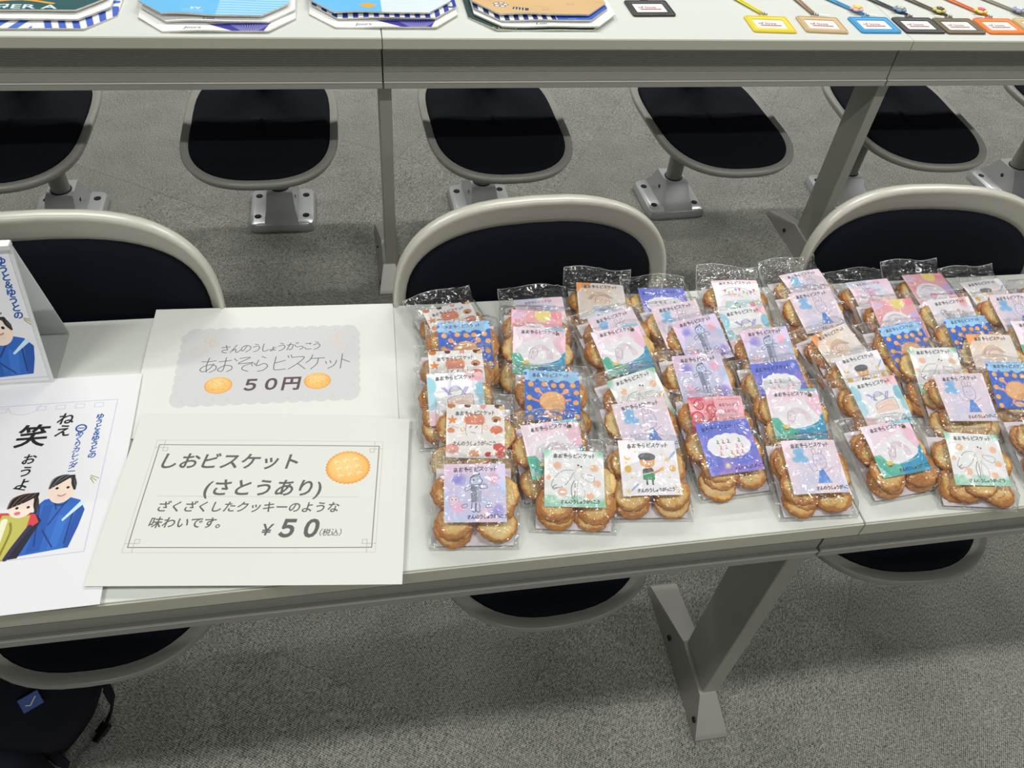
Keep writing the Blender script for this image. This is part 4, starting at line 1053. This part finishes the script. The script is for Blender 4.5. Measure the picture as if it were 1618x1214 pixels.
# ------------------------------------------------------------------ folded printed paper bags stacked on the far desk
def bag_canvas(kind):
    c = Canvas(560, 640, (.95, .95, .94)); B = (.16, .30, .70)
    # v runs from far (0) to the desk edge (1)
    if kind == 'zebra':
        for i in range(12):
            u = -.1 + i * .085; c.line([(u + .14, .60), (u + .11, .74), (u + .04, .88), (u, 1.0)], .040, (.25, .42, .80))
        c.poly([(.62, .7), (1, .62), (1, 1), (.66, 1)], (.96, .96, .97))
        for i in range(6): u = .68 + i * .06; c.line([(u, .68), (u + .02, .84), (u + .05, 1.0)], .030, (.22, .36, .76))
    elif kind == 'white':
        c.line([(.03, .9), (.97, .9)], .002, (.7, .7, .7)); c.text('Lon', .40, .975, .05, (.25, .3, .5), .01, .2)
    elif kind == 'fan':
        c.poly([(.44, .90), (.84, .88), (.80, 1.0), (.60, 1.0)], (.16, .16, .60))
        for i in range(15): c.line([(.71 + (i - 7) * .006, 1.01), (.71 + (i - 7) * .020, .88)], .0030, (.9, .9, .95), smooth=False)
        c.text('Jours', .30, .97, .05, (.30, .32, .50), .01, .2)
    elif kind == 'green':
        c.a[:] = (.07, .33, .34); 
        for r_ in range(4): c.text('ЯER A', .52 - r_ * .12, .985 - r_ * .17, .10, (.92, .95, .95), .02)
        c.line([(.16, .985), (.24, .87), (.28, .985), (.36, .88), (.40, .985), (.47, .90), (.62, .85), (.76, .90)], .026, (.93, .66, .18))
        c.line([(.05, .75), (.3, .70), (.5, .76), (.7, .70)], .012, (.93, .66, .18))
    elif kind == 'sky':
        c.a[:] = (.42, .75, .95); c.poly([(.60, 0), (1, 0), (1, 1), (.52, 1)], (.52, .80, .96))
        for i in range(26): c.line([(.52 + .08 * (1 - i / 26), i / 26 + .02), (1, i / 26 + .03)], .007, (.90, .96, .98), smooth=False)
        X, tr = glyphs('A4', .02)
        c.tris(.42 - X[:, 0] * .06, .88 + X[:, 1] * .06 / c.asp, tr, (.88, .95, .98), 1)
        for i in range(4): c.line([(.30, .92 + i * .014), (.44, .92 + i * .014)], .004, (.70, .88, .97), smooth=False)
    elif kind == 'skydiamond':
        c.a[:] = (.42, .75, .95); c.poly([(.50, 0), (1, 0), (1, 1), (.50, 1)], (.90, .94, .96))
        for i in range(40): c.line([(.50, i / 40), (1, i / 40)], .004, (.60, .78, .92), smooth=False)
        c.poly([(.34, .89), (.41, .85), (.47, .89), (.41, .935)], (.98, .66, .15)); c.poly([(.10, .70), (.14, .66), (.18, .70), (.14, .74)], (.98, .66, .15))
    elif kind == 'stripes':
        for i in range(15): u = i * .07; c.poly([(u, .0), (u + .035, .0), (u + .028, 1), (u - .007, 1)], (.12, .24, .60))
        for i in range(5): c.line([(.8, .4 + i * .1), (1, .42 + i * .1)], .03, (.12, .24, .60))
    elif kind == 'bluepanel':
        for i in range(9): u = i * .068; c.poly([(u, .0), (u + .034, .0), (u + .030, 1), (u - .004, 1)], (.07, .16, .45))
        c.poly([(.58, 0), (1, 0), (1, 1), (.58, 1)], (.18, .36, .74)); c.text('xoxo', .66, .985, .03, (.7, .8, .95), .01)
    elif kind == 'darkgreen':
        c.a[:] = (.06, .24, .22); c.text('ME LEON', .10, .99, .05, (.80, .78, .60), .01)
    elif kind == 'kraft':
        c.a[:] = (.86, .71, .50)
        for i in range(18):
            u, v = (i * .37) % 1, (i * .23 + .1) % 1; c.line([(u, v), (u + .06, v + .018), (u + .12, v + .03)], .004, (.66, .52, .42))
        for u, v in ((.52, .925), (.72, .84), (.18, .60), (.86, .60)): c.ell(u, v, .022, .014, (.70, .58, .55), ring=.003)
        for u, v in ((.20, .86), (.62, .52)):
            for k in range(5): c.ell(u + .035 * math.cos(k * 1.25), v + .03 * math.sin(k * 1.25), .02, .016, (.95, .93, .90)); c.ell(u + .035 * math.cos(k * 1.25), v + .03 * math.sin(k * 1.25), .02, .016, (.35, .35, .45), ring=.003)
        c.poly([(.29, .895), (.40, .915), (.385, .96), (.275, .935)], (.22, .22, .28)); 
        for k in range(4): c.line([(.300 + k * .022, .905 + k * .003), (.292 + k * .022, .942 + k * .004)], .008, (.92, .90, .86))
    return c
_bm = {}
def folded_bag(kind, cx, cy, z, w, d, ch, yaw, seed, curl, label, th=.0032):
    if kind not in _bm: _bm[kind] = print_mat('paper_bag_' + kind, bag_canvas(kind), .38, .5)
    rg = random.Random(seed); nx, ny = 24, 24
    # chamfered outline: every row is as wide as the cut corners allow
    V = []; UV = []; F = []; fm = []
    chx, chy = ch
    for j in range(ny + 1):
        t = j / ny; y = d * t
        if t * ny <= 6: y = chy * (j / 6)
        else: y = chy + (d - chy) * ((j - 6) / (ny - 6))
        ins = chx * max(0, 1 - y / chy)
        for i in range(nx + 1):
            u = i / nx; x = -w / 2 + ins + (w - 2 * ins) * u
            zz = curl * math.exp(-y / .04) * (.5 + .5 * math.sin(u * 5 + seed)) + .0008 * math.sin(u * 9 + y * 30 + seed)
            V.append((x, y, zz + th)); UV.append((x / w + .5, y / d))
    n = len(V); W = nx + 1; V += [(p[0], p[1], p[2] - th) for p in V]; UV += UV
    for j in range(ny):
        for i in range(nx):
            a = j * W + i; F.append((a, a + 1, a + W + 1, a + W)); fm.append(0); F.append((n + a, n + a + W, n + a + W + 1, n + a + 1)); fm.append(1)
    edge = [j * W for j in range(ny + 1)] + [ny * W + i for i in range(1, W)] + [j * W + nx for j in range(ny - 1, -1, -1)] + [i for i in range(nx - 1, 0, -1)]
    for k in range(len(edge)):
        a, b = edge[k], edge[(k + 1) % len(edge)]; F.append((a, n + a, n + b, b)); fm.append(2)
    me = bpy.data.meshes.new('paper_bag'); me.from_pydata(V, [], F)
    me.materials.append(_bm[kind]); me.materials.append(M_white); me.materials.append(M_fold)
    ul = me.uv_layers.new(name='UVMap')
    for lp in me.loops: ul.data[lp.index].uv = UV[lp.vertex_index]
    me.polygons.foreach_set('material_index', fm)
    bm = bmesh.new(); bm.from_mesh(me); bmesh.ops.recalc_face_normals(bm, faces=bm.faces); bm.to_mesh(me); bm.free()
    me.polygons.foreach_set('use_smooth', [True] * len(F)); me.set_sharp_from_angle(angle=math.radians(50))
    o = link('paper_bag', me, None, loc=(cx, cy, z), rot=(0, 0, math.radians(yaw))); tag(o, label, 'paper bag', 'folded paper bags on the far desk')
M_fold = mat('folded_edges', srgb(214, 211, 198), .6, var=.3, vscale=200)
TZ = T + .0006
STK = [
 (-.640, [('zebra', 0, 1.612, .000, .41, 'blue and white zebra-striped paper bag, bottom of the leftmost stack', 0.002), ('white', -.01, 1.640, .0060, .40, 'plain white paper bag in the middle of the leftmost stack', .003), ('green', -.015, 1.662, .0125, .40, 'dark green paper bag with orange script, topmost of the leftmost stack', .002)]),
 (-.249, [('fan', 0, 1.606, .000, .295, 'white paper bag with indigo ray fan, bottom of stack under light blue bag', .002), ('white', .002, 1.636, .0050, .290, 'white paper bag between the ray fan bag and the light blue bag', .003), ('sky', -.008, 1.647, .0130, .285, 'light blue lined paper bag topping the second stack from left', .004)]),
 (.075, [('fan', 0, 1.628, .000, .300, 'white paper bag with indigo ray fan, lowest under the diamond-printed bag', .002), ('stripes', .003, 1.657, .0055, .295, 'blue and white striped paper bag beneath the orange diamond bag', .003), ('skydiamond', -.006, 1.668, .0125, .290, 'light blue paper bag with orange diamond, topping third stack', .002)]),
 (.405, [('darkgreen', -.006, 1.622, .000, .305, 'dark green paper bag at the bottom under the kraft bag', .001), ('white', .006, 1.627, .0045, .305, 'white paper bag showing just above the dark green one', .002), ('bluepanel', 0, 1.645, .0095, .290, 'blue paper bag with white stripes, directly beneath the kraft bag', .002), ('kraft', -.002, 1.660, .0155, .290, 'brown kraft paper bag with small prints, topping the rightmost stack', .002)]),
]
for si, (cx, items) in enumerate(STK):
    for k, (kind, dx, y, z, w, lab, curl) in enumerate(items):
        folded_bag(kind, cx + dx, y, TZ + z, w, .30, (.050, .060), random.Random(si * 5 + k).uniform(-.8, .8), si * 5 + k, curl, lab)

# ------------------------------------------------------------------ card holders with straps on the far desk
def insert_canvas():
    c = Canvas(200, 130, (.93, .93, .92))
    c.text('of love', .14, .50, .20, (.50, .36, .36), .015, .0, 1.05)
    for i in range(13): c.line([(.20 + i * .05, .62), (.235 + i * .05, .62)], .045, (.66, .16, .20), smooth=False)
    c.line([(.20, .575), (.84, .575)], .012, (.70, .20, .22)); return c
M_ins = print_mat('insert_print', insert_canvas(), .35)
def rrect(w, h, r_, z):
    P = []
    for (cx_, cy_, a0) in ((w - r_, h - r_, 0), (-w + r_, h - r_, 90), (-w + r_, -h + r_, 180), (w - r_, -h + r_, 270)):
        for t in range(5): a = math.radians(a0 + t * 22.5); P.append((cx_ + r_ * math.cos(a), cy_ + r_ * math.sin(a), z))
    return P
def holder(x, y, yaw, col, edge, strap, flower, label, strap_dir=(-.06, .12), seed=0):
    r = empty('card_holder', (x, y, T + .0005), math.radians(yaw)); tag(r, label, 'card holder', 'card holders laid along the far desk edge')
    mt = mat('holder_leather', srgb(*col), .48, bump=.3, bscale=700); me_ = mat('holder_stitch', srgb(*edge), .5)
    q = MB(); W, H = .0495, .0385
    q.loft([rrect(.036, .0235, .003, .0030), rrect(.036, .0235, .003, .0006), rrect(W, H, .006, 0), rrect(W, H, .006, .0032), rrect(W - .001, H - .001, .005, .0038), rrect(.037, .0245, .003, .0038), rrect(.036, .0235, .003, .0030)], False, False)
    q.build('frame', mt, r, True, 40)
    q = MB(); q.loft([rrect(W - .003, H - .003, .004, .0036), rrect(W - .003, H - .003, .004, .0042), rrect(W - .0037, H - .0037, .004, .0042), rrect(W - .0037, H - .0037, .004, .0036)], False, False)
    q.build('stitching', me_, r)
    me = mesh([(-.0362, -.0237, .0016), (.0362, -.0237, .0016), (.0362, .0237, .0016), (-.0362, .0237, .0016)], [(0, 1, 2, 3)], M_ins, uv=[(0, 0), (1, 0), (1, 1), (0, 1)])
    link('insert_card', me, r)
    q = MB(); q.box(-.009, .009, H - .002, H + .007, .0008, .0034, bev=.001); q.build('strap_tab', mt, r)
    q = MB(); q.tube([(-.003, H + .003, .003), (-.001, H + .010, .007), (.003, H + .014, .005), (.001, H + .010, .003)], .0016, n=6); q.lathe([(.004, 0), (.004, .004), (.002, .005)], 8, 0, Matrix.Translation((.005, H + .008, .002))); q.build('metal_clasp', M_cast, r, True)
    ms = mat('strap_cord', srgb(*strap), .55, bump=.2, bscale=600)
    dx, dy = strap_dir; rg = random.Random(seed)
    for k in (-1, 1):
        P = []
        for i in range(15):
            t = i / 14; P.append((dx * t * 1.9 + k * (.0015 + .006 * t + .05 * max(0, t - .5) ** 2) + .004 * math.sin(t * 4 + seed) * t, H + .012 + dy * t * 1.9, .0030 + .0015 * (k > 0)))
        if k > 0: loop_end = P[-1]
        else: start = P[-1]
        q = MB(); q.tube(P, .0030, .0013, n=8); q.build('strap', ms, r, True)
    q = MB(); q.tube([Vector(start).lerp(Vector(loop_end), t) + Vector((0, .02 * math.sin(t * PI), 0)) for t in [i / 8 for i in range(9)]], .0030, .0013, n=8); q.build('strap', ms, r, True)
    if flower:
        f1, f2 = flower
        fx, fy = dx * .16 + .002, H + .012 + dy * .17
        q = MB()
        for i in range(5):
            a = i * 1.2566 + .3; q.lathe([(.0008, 0), (.0065, .0006), (.0075, .0025), (.0058, .0045), (.001, .005)], 10, 0, Matrix.Translation((fx + .009 * math.cos(a), fy + .009 * math.sin(a), .0055)))
        q.build('flower_charm', mat('charm_petal', srgb(*f1), .35), r, True)
        q = MB()
        for i in range(5):
            a = i * 1.2566 + .9; q.lathe([(.0008, 0), (.0040, .0006), (.0046, .002), (.003, .0034), (.0006, .004)], 8, 0, Matrix.Translation((fx + .0048 * math.cos(a), fy + .0048 * math.sin(a), .0095)))
        q.build('charm_centre', mat('charm_middle', srgb(*f2), .35), r, True)
    if seed:
        sg = -1 if seed in (5, 6, 7) else 1
        q = MB(); q.box(-.011, .011, -.0032, .0032, 0, .0006); o = q.build('paper_tag', M_white, r, loc=(sg * .022, H + .010, .003), rot=(0, 0, -.25)); 
    return r
BK, YL, TN, BL, BR, OR = (46, 46, 46), (240, 214, 40), (208, 178, 130), (44, 156, 214), (98, 84, 62), (240, 126, 34)
HOLD = [(.657, 1.736, 2, BK, (30, 30, 30), BK, None, 'black card holder lying alone between kraft bag and yellow holder', (.004, .08), 0),
        (.912, 1.660, -3, YL, (190, 160, 40), (228, 216, 50), None, 'yellow card holder with yellow strap', (-.075, .15), 0),
        (1.036, 1.660, -4, TN, (160, 126, 80), (150, 126, 96), None, 'tan card holder with brown strap, between yellow and blue holders', (-.022, .14), 3),
        (1.165, 1.661, 0, BL, (30, 110, 160), (52, 150, 200), ((246, 190, 196), (244, 220, 70)), 'blue card holder with yellow and pink flower charm', (-.075, .13), 4),
        (1.275, 1.661, 0, (52, 50, 50), (90, 88, 80), (56, 60, 66), ((120, 156, 196), (206, 200, 186)), 'black card holder with blue flower charm, right of blue holder', (-.075, .13), 5),
        (1.377, 1.659, 0, BR, (150, 132, 80), BR, ((220, 206, 120), (96, 84, 56)), 'dark brown card holder between black and orange holders', (-.075, .13), 6),
        (1.484, 1.660, 0, OR, (200, 100, 30), (224, 112, 40), ((244, 230, 120), (236, 92, 140)), 'orange card holder with pink and yellow flower charm', (-.065, .12), 7),
        (1.592, 1.664, 0, (214, 190, 136), (170, 140, 90), (150, 140, 120), ((150, 160, 184), (216, 222, 232)), 'pale tan card holder cut off at right edge, grey flower charm', (-.075, .13), 8)]
for h_ in HOLD:
    holder(*h_)

# ------------------------------------------------------------------ backpack on the floor
M_bp = mat('backpack_cloth', srgb(20, 22, 32), .8, spec=.2, bump=.5, bscale=500)
M_bp2 = mat('backpack_trim', srgb(24, 34, 74), .7, spec=.25)
M_patch = mat('backpack_patch', srgb(40, 76, 150), .5)
M_buck = mat('buckle_plastic', srgb(20, 20, 22), .15, spec=.9)
bp = empty('backpack', (-.575, .605, 0), math.radians(-28)); tag(bp, 'dark navy backpack on the floor at lower left, small blue patch on it', 'backpack')
def body_ring(w_, d_, z, cy=0., n=32, e=3.0):
    R = []
    for i in range(n):
        c_, s_ = sup(2 * PI * i / n, e); R.append((w_ * c_, cy + d_ * s_, z))
    return R
rings = [(.07, .050, .0), (.095, .070, .012), (.118, .085, .07), (.140, .095, .13), (.152, .100, .19), (.138, .090, .235), (.10, .065, .262), (.04, .03, .272)]
q = MB(); q.loft([body_ring(a, b, z) for a, b, z in rings]); q.build('main_pack', M_bp, bp, True)
q = MB(); q.loft([[(x, -.085 + y * s_, .10 + z) for x, y, z in [(w_ * sup(2 * PI * i / 28, 3.2)[0], 0, h_ * sup(2 * PI * i / 28, 3.2)[1]) for i in range(28)]] if False else
                 [(w_ * sup(2 * PI * i / 28, 3.2)[0], yy, .095 + h_ * sup(2 * PI * i / 28, 3.2)[1]) for i in range(28)] for s_, w_, h_, yy in ((0, .118, .082, -.070), (0, .118, .082, -.105), (0, .108, .074, -.125), (0, .07, .045, -.134))])
pk = q.build('front_pocket', M_bp, bp, True)
q = MB(); q.tube([(-.118, -.108, .14), (-.07, -.128, .172), (0, -.132, .178), (.07, -.128, .172), (.118, -.108, .14)], .004, n=6); q.build('zip', M_bp2, pk, True)
q = MB(); Mx = Matrix.Translation((.126, -.039, .250)) @ Matrix.Rotation(math.radians(58), 4, 'Z') @ Matrix.Rotation(math.radians(-52), 4, 'X')
q.box(-.013, .013, -.0012, .0012, -.010, .010, 0, Mx, .0008)
pt = q.build('brand_patch', M_patch, bp)
q = MB()
for a, b in (((-.007, -.001), (-.002, -.004)), ((-.002, -.004), (.008, .004))):
    q.tube([tuple(Mx @ Vector((a[0], -.0022, a[1]))), tuple(Mx @ Vector((b[0], -.0022, b[1])))],   .0009, .0008)
q.build('check_mark', M_white, pt)
for k, P in enumerate(([(.140, .03, .22), (.158, .035, .17), (.150, .035, .10), (.135, .03, .05), (.122, .022, .018)], [(.09, -.055, .10), (.120, -.060, .05), (.115, -.075, .012), (.085, -.085, .006), (.06, -.07, .006)])):
    Q = []
    for i in range(len(P) - 1):
        for t in (0, .25, .5, .75): Q.append(Vector(P[i]).lerp(Vector(P[i + 1]), t))
    Q.append(Vector(P[-1])); q = MB(); q.tube(Q, .008, .002, n=8); q.build('strap', M_bp, bp, True)
q = MB(); q.box(.112, .128, .002, .022, .002, .014, bev=.002); q.box(.115, .125, -.010, .003, .004, .011, bev=.001); q.build('buckle', M_buck, bp)
q = MB(); q.tube([(-.03, .02, .268), (-.02, .02, .30), (.02, .02, .30), (.03, .02, .268)], .008, .004, n=8); q.build('top_handle', M_bp, bp, True)
